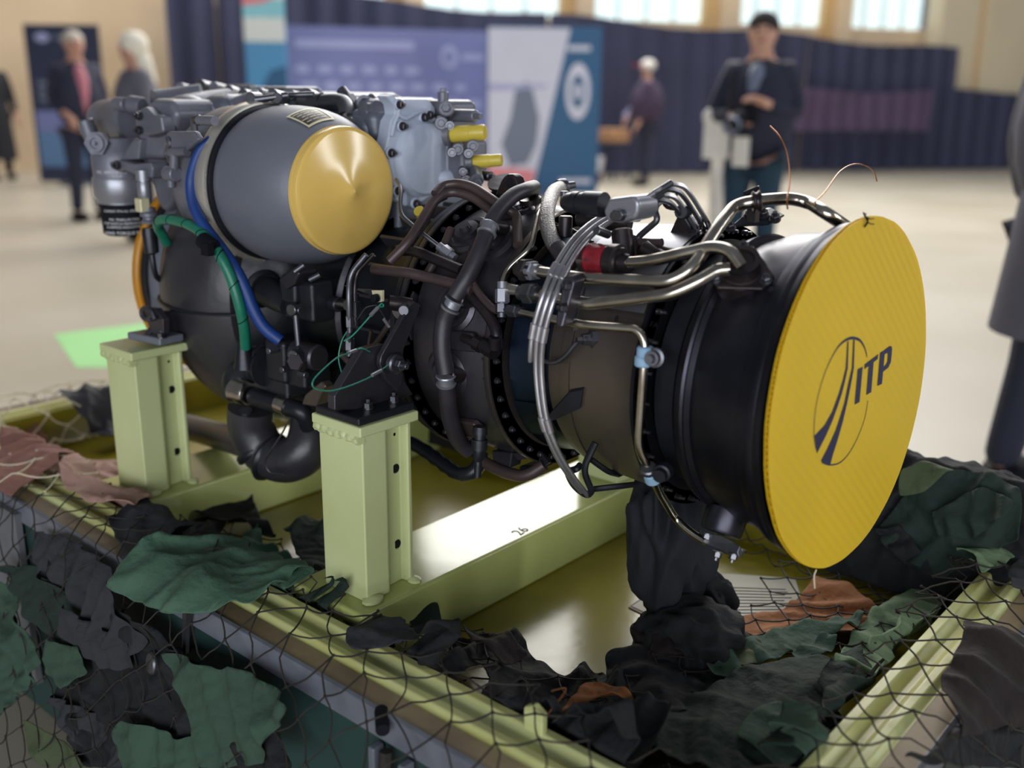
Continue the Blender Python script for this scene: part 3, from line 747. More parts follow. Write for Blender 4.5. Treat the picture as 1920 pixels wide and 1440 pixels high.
# compressor and diffuser casing
lx('diffuser_casing', [(-.80, .150), (-.79, .165), (-.74, .178), (-.70, .190), (-.677, .20), (-.676, .16)], 'black', n=72)
lx('compressor_casing', [(-1.06, .150), (-1.05, .158), (-.93, .152), (-.80, .150)], 'black', n=72)
lx('compressor_band', [(-.865, .150), (-.865, .168), (-.850, .168), (-.850, .150)], 'dark', n=72)
for i in range(22):
    a = 2 * PI * i / 22
    R = Matrix.Rotation(a, 3, 'X')
    out('casing_rib', G().box(V(AX) + R @ V((-.735, .182, 0)), (.11, .022, .006), R), 'dark', eng, bevel=.0015)
# intake shell (particle separator scroll)
sh = lx('intake_shell', [(-1.315, .165), (-1.31, .205), (-1.295, .24), (-1.27, .262), (-1.235, .277), (-1.19, .284), (-1.14, .281), (-1.095, .268), (-1.065, .245), (-1.052, .215), (-1.055, .15)], 'shell', n=96)
out('shell_seam', G().tube([V(AX) + V((-1.31 + .26 * i / 16, 0, 0)) + V((0, -1, -.05)).normalized() * ((.185 + .1 * math.sin(PI * (.1 + .8 * i / 16)) ** .55) + .002) for i in range(17)], .003, 6, .004), 'black', sh)
lx('shell_hub', [(-1.055, .235), (-1.04, .225), (-1.0, .20), (-.98, .17)], 'black', n=72)
lx('intake_ring', [(-1.385, .17), (-1.385, .218), (-1.378, .222), (-1.345, .222), (-1.33, .215), (-1.31, .20)], 'gen', n=72)
lx('intake_duct', [(-1.40, .2), (-1.398, .228), (-1.38, .226)], 'black', n=72)
for Y in (-.235,):
    out('mount_lug', G().prism([(-1.427,-0.22,0.7663), (-1.413,-0.22,0.7746), (-1.334,-0.22,0.7943), (-1.319,-0.22,0.7641), (-1.347,-0.22,0.7092), (-1.402,-0.22,0.7199), (-1.417,-0.22,0.751)], (0, .06, 0)), 'gear', eng, bevel=.004)
# mount trunnion on the casing
out('mount_lug', G().cyl((-0.63,-0.2558,0.8437), (-0.61,-0.2285,0.8375), .012).stub((-0.63,-0.2241,0.8307), (.6, -.8, 0), .02, .018, 20), 'pipe', eng)
out('mount_lug', G().prism([(-0.64,-0.2173,0.8172), (-0.64,-0.1936,0.8517), (-0.64,-0.1742,0.8362), (-0.64,-0.1779,0.7676), (-0.64,-0.2012,0.7718)], (-.02, .01, 0)), 'dark', eng, bevel=.003)

# bosses on the combustor casing: burner ports
def boss(u, r0=.034, n=3):
    c = V(u); d = V((0, c.y, c.z - ZC)).normalized()
    b = out('burner_boss', G().lathe([(-.03, r0 * 1.25), (0, r0 * 1.2), (.004, r0), (.006, r0), (.006, r0 * .8), (.003, r0 * .75), (.003, r0 * .62), (.012, r0 * .58), (.013, r0 * .3), (.02, r0 * .25)], c, d, 28), 'dark', eng)
    return b
for p in ((-0.552,-0.1931,0.8389), (-0.5601,-0.202,0.7348), (-0.5365,-0.1291,0.9306)): boss(p)
boss((-0.5636,-0.0486,0.9702), .03)
for a in (2.2, 1.6, 1.0, .4, -.2): 
    boss((-.59, .206 * math.cos(a), ZC + .206 * math.sin(a)))
# pads pressed in the casing
out('igniter_pad', G().prism([(-0.5549,-0.2019,0.8053), (-0.502,-0.2021,0.8098), (-0.4931,-0.2037,0.801), (-0.4912,-0.2057,0.7814), (-0.5522,-0.2049,0.7747)], (0, -.008, 0)), 'dark', eng, bevel=.003)
out('igniter_plug', G().cyl((-0.5175,-0.211,0.799), (-0.4773,-0.2173,0.7972), .007).lathe([(0, .011), (.016, .011)], (-0.4881,-0.2171,0.7986), (.9, -.1, -.2), 6).lathe([(0, .012), (.025, .012)], (-0.4691,-0.2183,0.7972), (.9, -.1, -.2), 12).stub((-0.4455,-0.2204,0.7969), (.2, -.2, 1), .02, .010), 'pipe', eng)
out('drain_boss', G().prism([(-0.5825,-0.1712,0.6555), (-0.5195,-0.177,0.6646), (-0.5078,-0.169,0.6522), (-0.5287,-0.1507,0.6296), (-0.6187,-0.1342,0.6137)], (0, -.012, -.006)), 'brownpipe', eng, bevel=.004)
out('drain_plug', G().lathe([(0, .011), (.012, .0115), (.012, .009), (.02, .009), (.02, .0125), (.036, .0125), (.036, .009), (.052, .0085), (.055, .006), (.08, .006)], (-0.4994,-0.1928,0.66), (.02, -.1, -1), 12), 'black', eng)
out('bleed_housing', G().lathe([(-.02, .028), (.008, .028), (.012, .022), (.03, .022), (.032, .026), (.036, .026)], (-0.6419,0.0283,0.9754), (.1, -.45, .9), 24), 'dark', eng)
out('lifting_eye', G().prism([(-0.5832,-0.07,0.9927), (-0.57,-0.07,1.018), (-0.5635,-0.07,1.025), (-0.5558,-0.07,1.029), (-0.5471,-0.07,1.029), (-0.5394,-0.07,1.024), (-0.5283,-0.07,1)], (.004, .016, 0)), 'pipe', eng, bevel=.003)
out('eye_hole', G().stub(V((-0.5489,-0.0715,1.016)), (-.25, 1, 0), .002, .0075, 16), 'ink', eng)

# ---- rigid pipes: list of (points, radius, material)
P_ = [
 ([(-0.4202,-0.1851,0.9098), (-0.3905,-0.1893,0.9109), (-0.3029,-0.2038,0.9148), (-0.1756,-0.1925,0.9247), (-0.1553,-0.1748,0.9445), (-0.1589,-0.1151,0.9886), (-0.1633,-0.0646,1.012), (-0.1405,-0.0472,1.018), (-0.1158,-0.0058,1.02), (-0.0956,0.0083,1.015), (-0.0557,-0.0238,1.007), (-.03, .16, .93)], .0085, 'steel', .025),
 ([(-0.2964,-0.1718,0.9347), (-0.2358,-0.1732,0.939), (-0.1439,-0.1518,0.9687), (-0.1169,-0.1559,0.968), (-0.0987,-0.1568,0.9491)], .0080, 'steel', .03),
 ([(-0.4508,-0.1956,0.8812), (-0.3807,-0.2029,0.8825), (-0.2973,-0.2215,0.8859), (-0.2791,-0.2213,0.8863), (-0.1692,-0.2014,0.9112), (-0.1462,-0.1877,0.9259), (-0.1274,-0.164,0.9425), (-0.1145,-0.1566,0.9438)], .0085, 'steel', .02),
 ([(-0.4478,-0.2068,0.8507), (-0.4068,-0.2115,0.8551), (-0.3168,-0.2238,0.8566), (-0.2748,-0.2233,0.858), (-0.2117,-0.2089,0.8613), (-0.1999,-0.2082,0.847), (-0.1965,-0.2149,0.8065), (-0.2062,-0.2042,0.6997), (-0.1926,-0.1871,0.662), (-0.1966,-0.1622,0.6288), (-0.2038,-0.102,0.566), (-0.1709,-0.1099,0.5555), (-0.1463,-0.1133,0.5512)], .0058, 'steel', .018),
 ([(-0.4817,-0.0747,0.9822), (-0.4696,-0.0983,0.978), (-0.4311,-0.161,0.9371), (-0.4551,-0.1852,0.9064), (-0.4538,-0.197,0.8888), (-0.4485,-0.2028,0.8763)], .0042, 'steel', .015),
 ([(-0.7698,-0.1054,1.008), (-0.7231,-0.1375,1.002), (-0.6975,-0.1657,0.9768), (-0.6814,-0.1778,0.9624), (-0.6313,-0.183,0.9403), (-0.5955,-0.1707,0.9165)], .0036, 'dull', .02),
 ([(-0.6683,-0.2641,0.9124), (-0.6908,-0.2786,0.8814), (-0.6828,-0.2889,0.851), (-0.6847,-0.2868,0.8131), (-0.6947,-0.28,0.7724), (-0.6953,-0.2672,0.7311)], .0045, 'dull', .02),
 ([(-0.6638,-0.2531,0.9116), (-0.6886,-0.2666,0.8842), (-0.6846,-0.2753,0.8612), (-0.6839,-0.2769,0.8117)], .0040, 'pipe', .02),
 ([(-0.698,-0.2236,0.8819), (-0.6215,-0.2219,0.8852), (-0.5908,-0.2126,0.8813), (-0.5254,-0.2091,0.8772), (-0.5035,-0.2063,0.8718)], .0085, 'brownpipe', .03),
 ([(-0.6736,-0.1945,0.9107), (-0.6402,-0.192,0.914), (-0.5329,-0.1977,0.897)], .0085, 'pipe', .03),
 ([(-0.5166,-0.1979,0.8871), (-0.4899,-0.2038,0.8654), (-0.4584,-0.2099,0.8511), (-0.4447,-0.2103,0.8501)], .0058, 'brownpipe', .02),
 ([(-0.527,-0.2006,0.8718), (-0.5068,-0.2027,0.8605), (-0.4684,-0.2101,0.8418), (-0.4468,-0.2157,0.8226), (-0.4437,-0.2201,0.7987)], .0085, 'pipe', .03),
 ([(-0.6475,-0.2357,0.9017), (-0.6253,-0.2171,0.9305), (-0.638,-0.1466,0.9907), (-0.6298,-0.1194,1.001), (-0.5934,-0.1095,0.9947), (-0.544,-0.1063,0.9683), (-0.528,-0.1169,0.9504)], .0075, 'brownpipe', .03),
 ([(-0.6376,-0.147,0.9965), (-0.6408,-0.1259,1.009), (-0.6234,-0.1139,1.013), (-0.5956,-0.1071,1.009), (-0.5328,-0.1033,0.9811), (-0.5173,-0.0924,0.9718), (-0.478,-0.1352,0.9333)], .0075, 'brownpipe', .03),
 ([(-0.6286,-0.2086,0.9252), (-0.6368,-0.1658,0.9571), (-0.6512,-0.1299,0.9836), (-0.6506,-0.1101,0.9889)], .0040, 'pipe', .02),
 ([(-0.4557,-0.1072,0.9564), (-0.4416,-0.0934,0.9603), (-0.4134,-0.0847,0.9567), (-0.3693,-0.0977,0.9445)], .003, 'pipe', .02),
 ([(-0.3761,-0.1269,0.9522), (-0.3816,-0.1441,0.9428), (-0.3841,-0.1503,0.9334)], .0045, 'dull', .02),
 ([(-0.2726,-0.0744,1.009), (-0.2715,-0.0865,1.005), (-0.2711,-0.0905,0.9977), (-0.2632,-0.0935,0.9856), (-0.2961,-0.0917,0.9589), (-0.2964,-0.1029,0.9415)], .0045, 'dull', .01),
 ([(-0.2475,-0.0262,0.9834), (-0.2182,-0.0555,0.9725), (-0.2344,-0.0272,0.9883), (-0.2223,-0.0327,0.9825), (-0.2189,-0.0295,0.9678)], .0035, 'pipe', .02),
 ([(-0.3889,-0.1973,0.7868), (-0.3541,-0.1973,0.7869), (-0.3377,-0.1947,0.8001), (-0.3232,-0.1927,0.8197), (-0.3121,-0.1909,0.8296), (-0.3015,-0.1906,0.8305)], .0034, 'dull', .02),
 ([(-0.6218,-0.1282,0.9426), (-0.6138,-0.1521,0.9192), (-0.6233,-0.1805,0.8772)], .007, 'brownpipe', .02),
 ([(-0.5564,-0.1788,0.8894), (-0.5236,-0.1847,0.8741), (-0.5233,-0.1674,0.9), (-0.539,-0.1288,0.9384)], .005, 'pipe', .02),
]
for pts, r, m_, fl_ in P_:
    out('pipe', G().tube(pts, r, 14, fl_), m_, eng)
# union nuts on the pipes
def nut(p, d, L, r, m_='dull', name='union_nut', n=6):
    d = V(d).normalized(); p = V(p)
    return out(name, G().lathe([(0, r * .8), (r * .12, r), (L - r * .12, r), (L, r * .8)], p - d * L / 2, d, n).lathe([(-L * .45, r * .72), (L * 1.45, r * .72)], p - d * L / 2, d, 16), m_, eng, ang=25)
def dirp(a, b): return V(b) - V(a)
nut((-0.4107,-0.1872,0.9105), dirp((-0.4202,-0.1851,0.9098), (-0.3905,-0.1893,0.9109)), .020, .0145, 'alum')
nut((-0.4184,-0.1873,0.9103), dirp((-0.4202,-0.1851,0.9098), (-0.3905,-0.1893,0.9109)), .016, .0165, 'pipe')
nut((-0.3967,-0.2032,0.8819), dirp((-0.4057,-0.2017,0.8805), (-0.3772,-0.2048,0.8833)), .020, .0155, 'dull')
nut((-0.4212,-0.2097,0.8543), dirp((-0.4337,-0.2091,0.8531), (-0.4068,-0.2115,0.8551)), .018, .0095, 'dull')
nut((-0.4463,-0.2052,0.8716), dirp((-0.4485,-0.2028,0.8763), (-0.446,-0.2056,0.8639)), .021, .0105, 'alum')
nut((-0.4434,-0.2095,0.8548), dirp((-0.4485,-0.2028,0.8763), (-0.446,-0.2056,0.8639)), .014, .0095, 'dull')
nut((-0.5918,-0.1687,0.9143), dirp((-0.6278,-0.1751,0.9341), (-0.5918,-0.1687,0.9143)), .018, .0095, 'alum')
nut((-0.6867,-0.2852,0.8101), (0, 0, 1), .018, .0068, 'dull')
nut((-0.6959,-0.279,0.772), (0, .05, 1), .020, .008, 'dull')
nut((-0.6864,-0.274,0.8276), (0, .0, 1), .026, .009, 'black')
# red sealed coupling
d_ = dirp((-0.335,-0.1681,0.9356), (-0.2673,-0.1702,0.9364))
out('coupling', G().lathe([(0, .018), (.004, .0205), (.026, .0205), (.03, .018)], (-0.335,-0.1681,0.9356), d_, 6), 'dull', eng, ang=25)
out('sealed_coupling', G().lathe([(0, .0195), (.004, .0215), (.009, .0200), (.014, .0212), (.020, .0200), (.026, .0208), (.032, .0195)], (-0.3215,-0.168,0.9357), d_, 24), 'red', eng)
out('coupling_cap', G().lathe([(0, .020), (.003, .0235), (.016, .0235), (.018, .020), (.021, .019), (.021, .013), (.032, .011)], (-0.2871,-0.1703,0.9363), d_, 24), 'pipe', eng)
# boss where two pipes enter the nozzle
bp_ = V((-0.1115,-0.1314,0.9364)); bdv = V((0.05, bp_.y, bp_.z - ZC)).normalized()
bo = out('bleed_boss', G().lathe([(-.02, .034), (.004, .032), (.008, .024), (.020, .022), (.022, .0235), (.026, .0235), (.026, .017), (.022, .016)], bp_, bdv, 28), 'pipe', eng)
uu = bdv.cross(V((1, 0, 0))).normalized(); vv = bdv.cross(uu)
tri = []
for i in range(3):
    a0 = 2 * PI * i / 3 + .35
    for k_ in (-.32, 0, .32): tri.append(bp_ + (uu * math.cos(a0 + k_) + vv * math.sin(a0 + k_)) * .041 + bdv * .001)
out('boss_flange', G().prism(tri, bdv * .006), 'pipe', bo, bevel=.002)
for i in range(3):
    a0 = 2 * PI * i / 3 + .35
    inst('flange_bolt', BOLT, bo, bp_ + (uu * math.cos(a0) + vv * math.sin(a0)) * .0355 + bdv * .007, bdv, 1.5)
# second boss, hidden top side of the nozzle, with its studs on the skyline
bp2 = V((-.165, -.02, ZC + .197)); 
bo2 = out('bleed_boss', G().prism([(-0.2032,-0.0108,0.9727), (-0.2023,0.028,0.9865), (-0.1739,0.0276,0.9956), (-0.149,0.028,0.9859), (-0.1606,0.0282,0.979)], (0, .03, .004)), 'black', eng, bevel=.004)
for p in ((-0.192,-0.0221,0.9748), (-0.1914,0.0281,0.9852), (-0.1695,0.0279,0.99), (-0.1514,0.028,0.9857)): inst('flange_bolt', DBOLT, bo2, p, (0.2, -.5, .8), 1.6)
out('pipe_clamp', G().lathe([(-.006, .012), (-.004, .0145), (-.001, .012), (.001, .012), (.004, .0145), (.006, .012)], (-0.1407,-0.0498,1.017), dirp((-0.1505,-0.0572,1.015), (-0.1286,-0.0408,1.019)), 20).stub((-0.1775,-0.0151,1.02), (.8, .3, .4), .022, .006, 6).box(V((-0.1534,-0.0322,1.003)), (.012, .012, .03)), 'pipe', eng)
# clamp bar holding three pipes
out('clamp_block', G().prism([(-0.3051,-0.2298,0.8579), (-0.3112,-0.229,0.8626), (-0.3143,-0.209,0.9213), (-0.3021,-0.2066,0.9246), (-0.2956,-0.209,0.9179), (-0.2983,-0.2294,0.8589)], (.0, -.026, -.002)), 'dark', eng, bevel=.004)
for p in ((-0.3033,-0.2343,0.9082), (-0.3019,-0.244,0.8808)): inst('clamp_bolt', DBOLT, eng, p, (-.5, -.8, .1), 1.5)
out('clamp_bracket', G().prism([(-0.3084,-0.1986,0.886), (-0.3116,-0.1858,0.9056), (-0.3148,-0.1964,0.8442), (-0.3209,-0.1968,0.8433)], (-.004, .0, -.004)), 'dull', eng)
# pale blue cushioned clamps on the drain pipe
out('cushion_clamp', G().lathe([(-.007, .0095), (-.005, .0112), (.005, .0112), (.007, .0095)], (-0.197,-0.2115,0.8341), (0, .02, 1), 16), 'clampblue', eng)
out('cushion_clamp', G().lathe([(-.007, .0095), (-.005, .0112), (.005, .0112), (.007, .0095)], (-0.1982,-0.2137,0.8223), (0, .02, 1), 16), 'clampblue', eng)
out('clamp_screw', G().lathe([(-.012, .012), (0, .013), (.001, .0095), (.010, .0095), (.010, .006), (.018, .005)], (-0.1815,-0.2139,0.8295), (.2, -1, .1), 18), 'dull', eng)
out('cushion_clamp', G().lathe([(-.010, .009), (-.007, .0115), (.008, .011), (.010, .0085)], (-0.1923,-0.1872,0.6583), dirp((-0.1993,-0.1752,0.6437), (-0.1957,-0.1919,0.6687)), 16), 'clampblue', eng)
out('clamp_band', G().lathe([(-.005, .010), (-.003, .012), (.003, .012), (.005, .010)], (-0.1939,-0.1935,0.6696), dirp((-0.1993,-0.1752,0.6437), (-0.1957,-0.1919,0.6687)), 16), 'dull', eng)
out('clamp_screw', G().lathe([(-.012, .012), (0, .012), (.001, .009), (.010, .009)], (-0.1722,-0.1959,0.6699), (.2, -1, -.1), 18), 'black', eng)
# drain boss below the nozzle
db = out('drain_boss', G().lathe([(-.03, .030), (.0, .029), (.004, .027)], (-0.1299,-0.1001,0.5687), (.0, -.5, -.86), 24), 'nozzle', eng)
out('boss_flange', G().prism([(-0.1616,-0.1033,0.5642), (-0.145,-0.1052,0.5618), (-0.1276,-0.1034,0.5641), (-0.0903,-0.1177,0.5654), (-0.0882,-0.1109,0.5542), (-0.103,-0.1118,0.553), (-0.1291,-0.11,0.5554), (-0.1529,-0.1086,0.5572)], (0, -.006, -.009)), 'dull', db, bevel=.002)
for p, s_ in (((-0.148,-0.1057,0.561), 1.6), ((-0.0942,-0.1092,0.5565), 1.5), ((-0.1231,-0.1177,0.5455), 1.5), ((-0.1,-0.1152,0.5488), 1.5)): inst('flange_bolt', BOLT, db, p, (0, -.4, -.9), s_)
# stamped casing marks
for p, t_ in (((-0.2711,-0.1705,0.8593), 'B'), ((-0.2048,-0.1812,0.8627), 'FA'), ((-0.2742,-0.1894,0.7775), 'W'), ((-0.2735,-0.1891,0.7579), 'Y')):
    c = V(p); d = V((0, c.y, c.z - ZC)).normalized(); ux = V((1, 0, 0)); uy = d.cross(ux)
    out('stamped_mark', flat_text(G(), t_, .011, c + d * .001, ux, uy if uy.z > 0 else -uy), 'ink', eng)

# ---- hoses
def hose(name, pts, r, m_, n=14): return out(name, G().tube(pts, r, n, smooth=True), m_, eng)
hose('fuel_hose', [(-0.5501,-0.0128,1.005), (-0.5237,-0.0642,1.006), (-0.5203,-0.0994,0.9994), (-0.52,-0.1336,0.979), (-0.5193,-0.1544,0.9563)], .0118, 'hose')
hose('fuel_hose', [(-0.5167,-0.1608,0.9509), (-0.5122,-0.1854,0.9193), (-0.5159,-0.2078,0.8861), (-0.5258,-0.2202,0.8604)], .0130, 'hose')
hose('fuel_hose', [(-0.5279,-0.2248,0.848), (-0.5388,-0.2296,0.8247), (-0.538,-0.2354,0.7869), (-0.5312,-0.2349,0.747)], .0135, 'hose')
hose('fuel_hose', [(-0.5325,-0.2325,0.7297), (-0.5376,-0.2231,0.6929), (-0.5501,-0.2012,0.6506), (-0.5629,-0.1711,0.6133), (-0.5582,-0.1538,0.5963)], .0135, 'hose')
for p, q in (((-0.5183,-0.1519,0.9609), (-0.515,-0.1638,0.9482)), ((-0.5238,-0.2223,0.8578), (-0.5291,-0.2259,0.8448)), ((-0.5304,-0.2357,0.7448), (-0.5329,-0.2322,0.7279))):
    out('hose_ferrule', G().lathe([(0, .0145), (.002, .0155), (.003, .0125), (.014, .0125), (.015, .0155), (.018, .0145)], p, dirp(p, q), 20), 'alum', eng)
    out('hose_fitting', G().stub(V(p) + V((0, .004, 0)), (0, .8, -.2), .03, .012), 'pipe', eng)
out('hose_elbow', G().stub((-0.5639,-0.0056,1.005), (.0, .2, -1), .05, .013, 18).lathe([(0, .018), (.008, .018)], (-0.5421,-0.0314,0.9898), (0, .2, -1), 18), 'pipe', eng)
hose('braided_hose', [(-0.5277,0.0272,1.003), (-0.4917,-0.037,1.002), (-0.4531,-0.0975,0.9871), (-0.4293,-0.1277,0.9685), (-0.4048,-0.1467,0.9497), (-0.3875,-0.1534,0.9386)], .0115, 'braid', 18)
hose('hose_sleeve', [(-0.3906,-0.1521,0.9412), (-0.3732,-0.1593,0.9303), (-0.356,-0.1617,0.9221)], .0125, 'hose', 18)
out('hose_end', G().lathe([(0, .013), (.006, .014), (.014, .013), (.014, .007), (.03, .006)], (-0.532,0.0272,1.003), (.3, .75, .1), 16), 'dull', eng)
# thermocouple cables: three parallel strands, and their junction box
base = [(-0.3269,-0.1128,0.9875), (-0.3343,-0.1442,0.9742), (-0.3325,-0.1866,0.9539), (-0.3272,-0.2282,0.9235), (-0.3235,-0.2543,0.892), (-0.3328,-0.2614,0.8451), (-0.3377,-0.2598,0.8037), (-0.3347,-0.2578,0.7591), (-0.3286,-0.2526,0.7175), (-0.3194,-0.2369,0.6731), (-0.3095,-0.2143,0.6337), (-0.3089,-0.1838,0.6005)]
for k_ in range(3):
    pts = [V(p) + V((.0085, .0012, -.0015)) * (k_ - 1) for p in base]
    if k_ == 0: pts = pts[:7] + [V((-0.3541,-0.2414,0.8121)), V((-0.3659,-0.2249,0.7764))]
    hose('cable', pts, .0038, 'cablesteel', 10)
for i in (3, 5, 8):
    for k_ in range(3): 
        if k_ == 0 and i > 5: continue
        p = V(base[i]) + V((.0085, .0012, -.0015)) * (k_ - 1); d = V(base[i + 1]) - V(base[i - 1])
        out('cable_sleeve', G().stub(p - d.normalized() * .011, d, .022, .0054, 12), 'cablesteel', eng)
jb = [(-0.3024,-0.17,1.001), (-0.2944,-0.17,1.018), (-0.255,-0.17,1.025), (-0.2456,-0.17,1.019), (-0.2441,-0.17,1.006), (-0.2493,-0.17,0.9942), (-0.2741,-0.17,0.9864), (-0.2957,-0.17,0.9879)]
out('junction_box', G().prism(jb, (0, .05, 0)), 'alum', eng, bevel=.006)
out('junction_box', G().prism([(-0.2847,-0.18,0.9988), (-0.2782,-0.18,1.006), (-0.2655,-0.18,1.006), (-0.261,-0.18,0.9995), (-0.2673,-0.18,0.9907), (-0.2826,-0.18,0.9907)], (0, .02, 0)), 'dull', eng, bevel=.003)
out('connector', G().lathe([(0, .009), (.008, .0135), (.018, .0145), (.018, .0155), (.028, .0155), (.028, .0145), (.05, .0145), (.05, .016), (.056, .016)], (-0.375,-0.16,1.006), dirp((-0.375,-0.16,1.006), (-0.3038,-0.16,1.009)), 18).cyl((-0.3365,-0.16,1.007), (-0.3064,-0.16,1.008), .017, n=18), 'black', eng)
top3 = [(-0.2634,-0.15,1.005), (-0.2458,-0.12,1.024), (-0.237,-0.1,1.024), (-0.2336,-0.08,1.012), (-0.2301,-0.04,0.9751), (-0.2342,-0.02,0.9617)]
for k_ in range(4): hose('cable', [V(p) + V((.004, .004, .007)) * (k_ - 1.5) for p in top3], .0036, 'cablesteel' if k_ % 2 else 'dull', 8)
for k_ in range(4): out('cable_sleeve', G().stub(V((-0.2555,-0.135,1.014)) + V((.004, .004, .007)) * (k_ - 1.5), dirp((-0.2634,-0.15,1.005), (-0.2458,-0.12,1.024)), .03, .0047, 10), 'dull', eng)
hose('cable', [(-0.238,-0.09,1.021), (-0.257,-0.09,1.015), (-0.2584,-0.08,1.003), (-0.2433,-0.07,1.001), (-0.2371,-0.06,1.005)], .003, 'pipe', 8)
out('cable_bracket', G().prism([(-0.2783,-0.05,0.9452), (-0.2591,-0.05,0.9881), (-0.2663,-0.05,0.9926), (-0.2468,-0.05,0.9965), (-0.2393,-0.05,0.9861), (-0.2304,-0.05,0.9672), (-0.2572,-0.05,0.9586)], (0, .006, 0)), 'pipe', eng)
out('cable_bracket', G().stub((-0.2406,-0.06,0.9956), (.2, -.9, .1), .02, .010, 12), 'black', eng)
# clutter on the skyline behind the junction box
for p, r, L, dd in (((-0.4016,-0.12,0.9817), .010, .03, (0, 0, -1)), ((-0.3852,-0.11,0.9785), .012, .03, (1, 0, 0)), ((-0.3595,-0.1,0.9761), .012, .05, (1, .2, 0)), ((-0.304,-0.12,0.9719), .015, .06, (.3, -.2, -1)), ((-0.3015,-0.11,0.9602), .012, .06, (.5, 0, -1)), ((-0.2744,-0.11,0.9483), .012, .05, (1, 0, -.4)), ((-0.3095,-0.08,0.9788), .008, .03, (0, 0, 1)), ((-0.2592,-0.1,0.9452), .010, .05, (1, .2, -.2)), ((-0.405,-0.12,0.9965), .006, .02, (0, 0, 1)), ((-0.3118,-0.14,0.9658), .006, .03, (0, -1, .3))):
    out('fitting', G().stub(p, dd, L, r, 12), 'pipe' if r > .009 else 'dull', eng)
for p, q in (((-0.281,-0.1,0.9465), (-0.2417,-0.1,0.9398)), ((-0.2946,-0.1,0.9525), (-0.2513,-0.1,0.9569))): out('pipe', G().tube([p, q], .006, 10), 'brownpipe', eng)
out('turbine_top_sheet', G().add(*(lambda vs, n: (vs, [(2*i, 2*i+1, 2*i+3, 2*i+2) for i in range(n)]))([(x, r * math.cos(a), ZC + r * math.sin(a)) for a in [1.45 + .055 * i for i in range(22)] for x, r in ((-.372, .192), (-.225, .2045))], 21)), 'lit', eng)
# cable guard below the cone
out('cable_guard', G().tube([(-0.3127,-0.1859,0.6433), (-0.3129,-0.1954,0.6394), (-0.3289,-0.1966,0.6324), (-0.3183,-0.1933,0.6114), (-0.3038,-0.1802,0.5967), (-0.2926,-0.1831,0.6072), (-0.2997,-0.1981,0.6436), (-0.2884,-0.1855,0.6826)], .005, 8, .015), 'black', eng)
out('pipe', G().tube([(-0.304,-0.1739,0.6046), (-0.2664,-0.1553,0.6142), (-0.2633,-0.1149,0.6063)], .0045, 8), 'black', eng)
out('pipe', G().tube([(-0.3184,-0.1526,0.6407), (-0.3013,-0.133,0.6206), (-0.318,-0.0805,0.597), (-0.31,-0.0756,0.6045)], .0045, 8, .02), 'black', eng)
out('cable_clip', G().prism([(-0.3867,-0.1906,0.7094), (-0.3669,-0.1907,0.7097), (-0.331,-0.1892,0.7525), (-0.3076,-0.1898,0.7612), (-0.3139,-0.1862,0.7319), (-0.364,-0.188,0.7017)], (0, -.004, -.004)), 'black', eng)
out('gland', G().lathe([(-.01, .014), (0, .014), (.002, .009), (.012, .008), (.012, .005), (.02, .004)], (-0.3065,-0.1812,0.8273), (-.5, -.8, 0), 6), 'dull', eng)

# ---- generator with yellow capped end
gy, gz = -.17, .99
DOME = [(-1.010, .1275), (-1.0, .1305), (-.985, .1332), (-.965, .1345), (-.945, .1345), (-.925, .1335), (-.905, .1312), (-.885, .1272), (-.868, .122), (-.852, .115), (-.842, .1092), (-.835, .103)]
gen = out('generator_body', G().lathe(DOME, (0, gy, gz), (1, 0, 0), 96), 'gen', eng)
out('clamp_ring', G().lathe([(-1.052, .133), (-1.050, .1390), (-1.044, .142), (-1.028, .1425), (-1.021, .139), (-1.018, .130)], (0, gy, gz), (1, 0, 0), 96), 'chrome', gen, label='shiny V-band clamp ring')
out('gasket_ring', G().lathe([(-1.020, .130), (-1.019, .1355), (-1.0165, .1355), (-1.016, .133), (-1.0135, .133), (-1.013, .1345), (-1.0115, .1345), (-1.011, .129)], (0, gy, gz), (1, 0, 0), 96), 'black', gen)
out('generator_neck', G().lathe([(-1.20, .06), (-1.175, .100), (-1.15, .121), (-1.12, .131), (-1.07, .134), (-1.045, .132)], (0, gy, gz), (1, 0, 0), 64), 'cluster', gen)
out('clamp_latch', G().cyl(V((-1.03, gy - .02, gz + .142)), V((-.99, gy + .02, gz + .150)), .006).stub(V((-1.045, gy + .0, gz + .145)), (.4, -1, 0), .03, .010).stub(V((-1.01, gy + .03, gz + .145)), (.4, -1, 0), .03, .010).cyl(V((-1.05, gy + .01, gz + .148)), V((-.97, gy + .06, gz + .152)), .005), 'dull', gen)
# data plate wrapped on the dome
def dome(x, a, off=0):
    prof = DOME
    for (x0, r0), (x1, r1) in zip(prof, prof[1:]):
        if x <= x1 or x1 == DOME[-1][0]: r = r0 + (r1 - r0) * (x - x0) / (x1 - x0); break
    r += off
    return (x, gy - r * math.sin(a), gz + r * math.cos(a))
def dome_quad(g, x0, x1, a0, a1, off, n=8):
    vs = [dome(x0 + (x1 - x0) * i / n, a0 + (a1 - a0) * j / n, off) for i in range(n + 1) for j in range(n + 1)]
    return g.add(vs, [(i*(n+1)+j, i*(n+1)+j+1, (i+1)*(n+1)+j+1, (i+1)*(n+1)+j) for i in range(n) for j in range(n)])
XA, XB, AA, AB = -.895, -.847, -.03, .46
dp = out('data_plate', dome_quad(G(), XA, XB, AA, AB, .0012), 'brass', gen, label='black data plate with cream border')
g = G()
for q in ((XA, XA + .004, AA, AB), (XB - .004, XB, AA, AB), (XA, XB, AA, AA + .03), (XA, XB, AB - .03, AB)): dome_quad(g, *q, .0018)
out('plate_border', g, 'cream2', dp)
g = G()
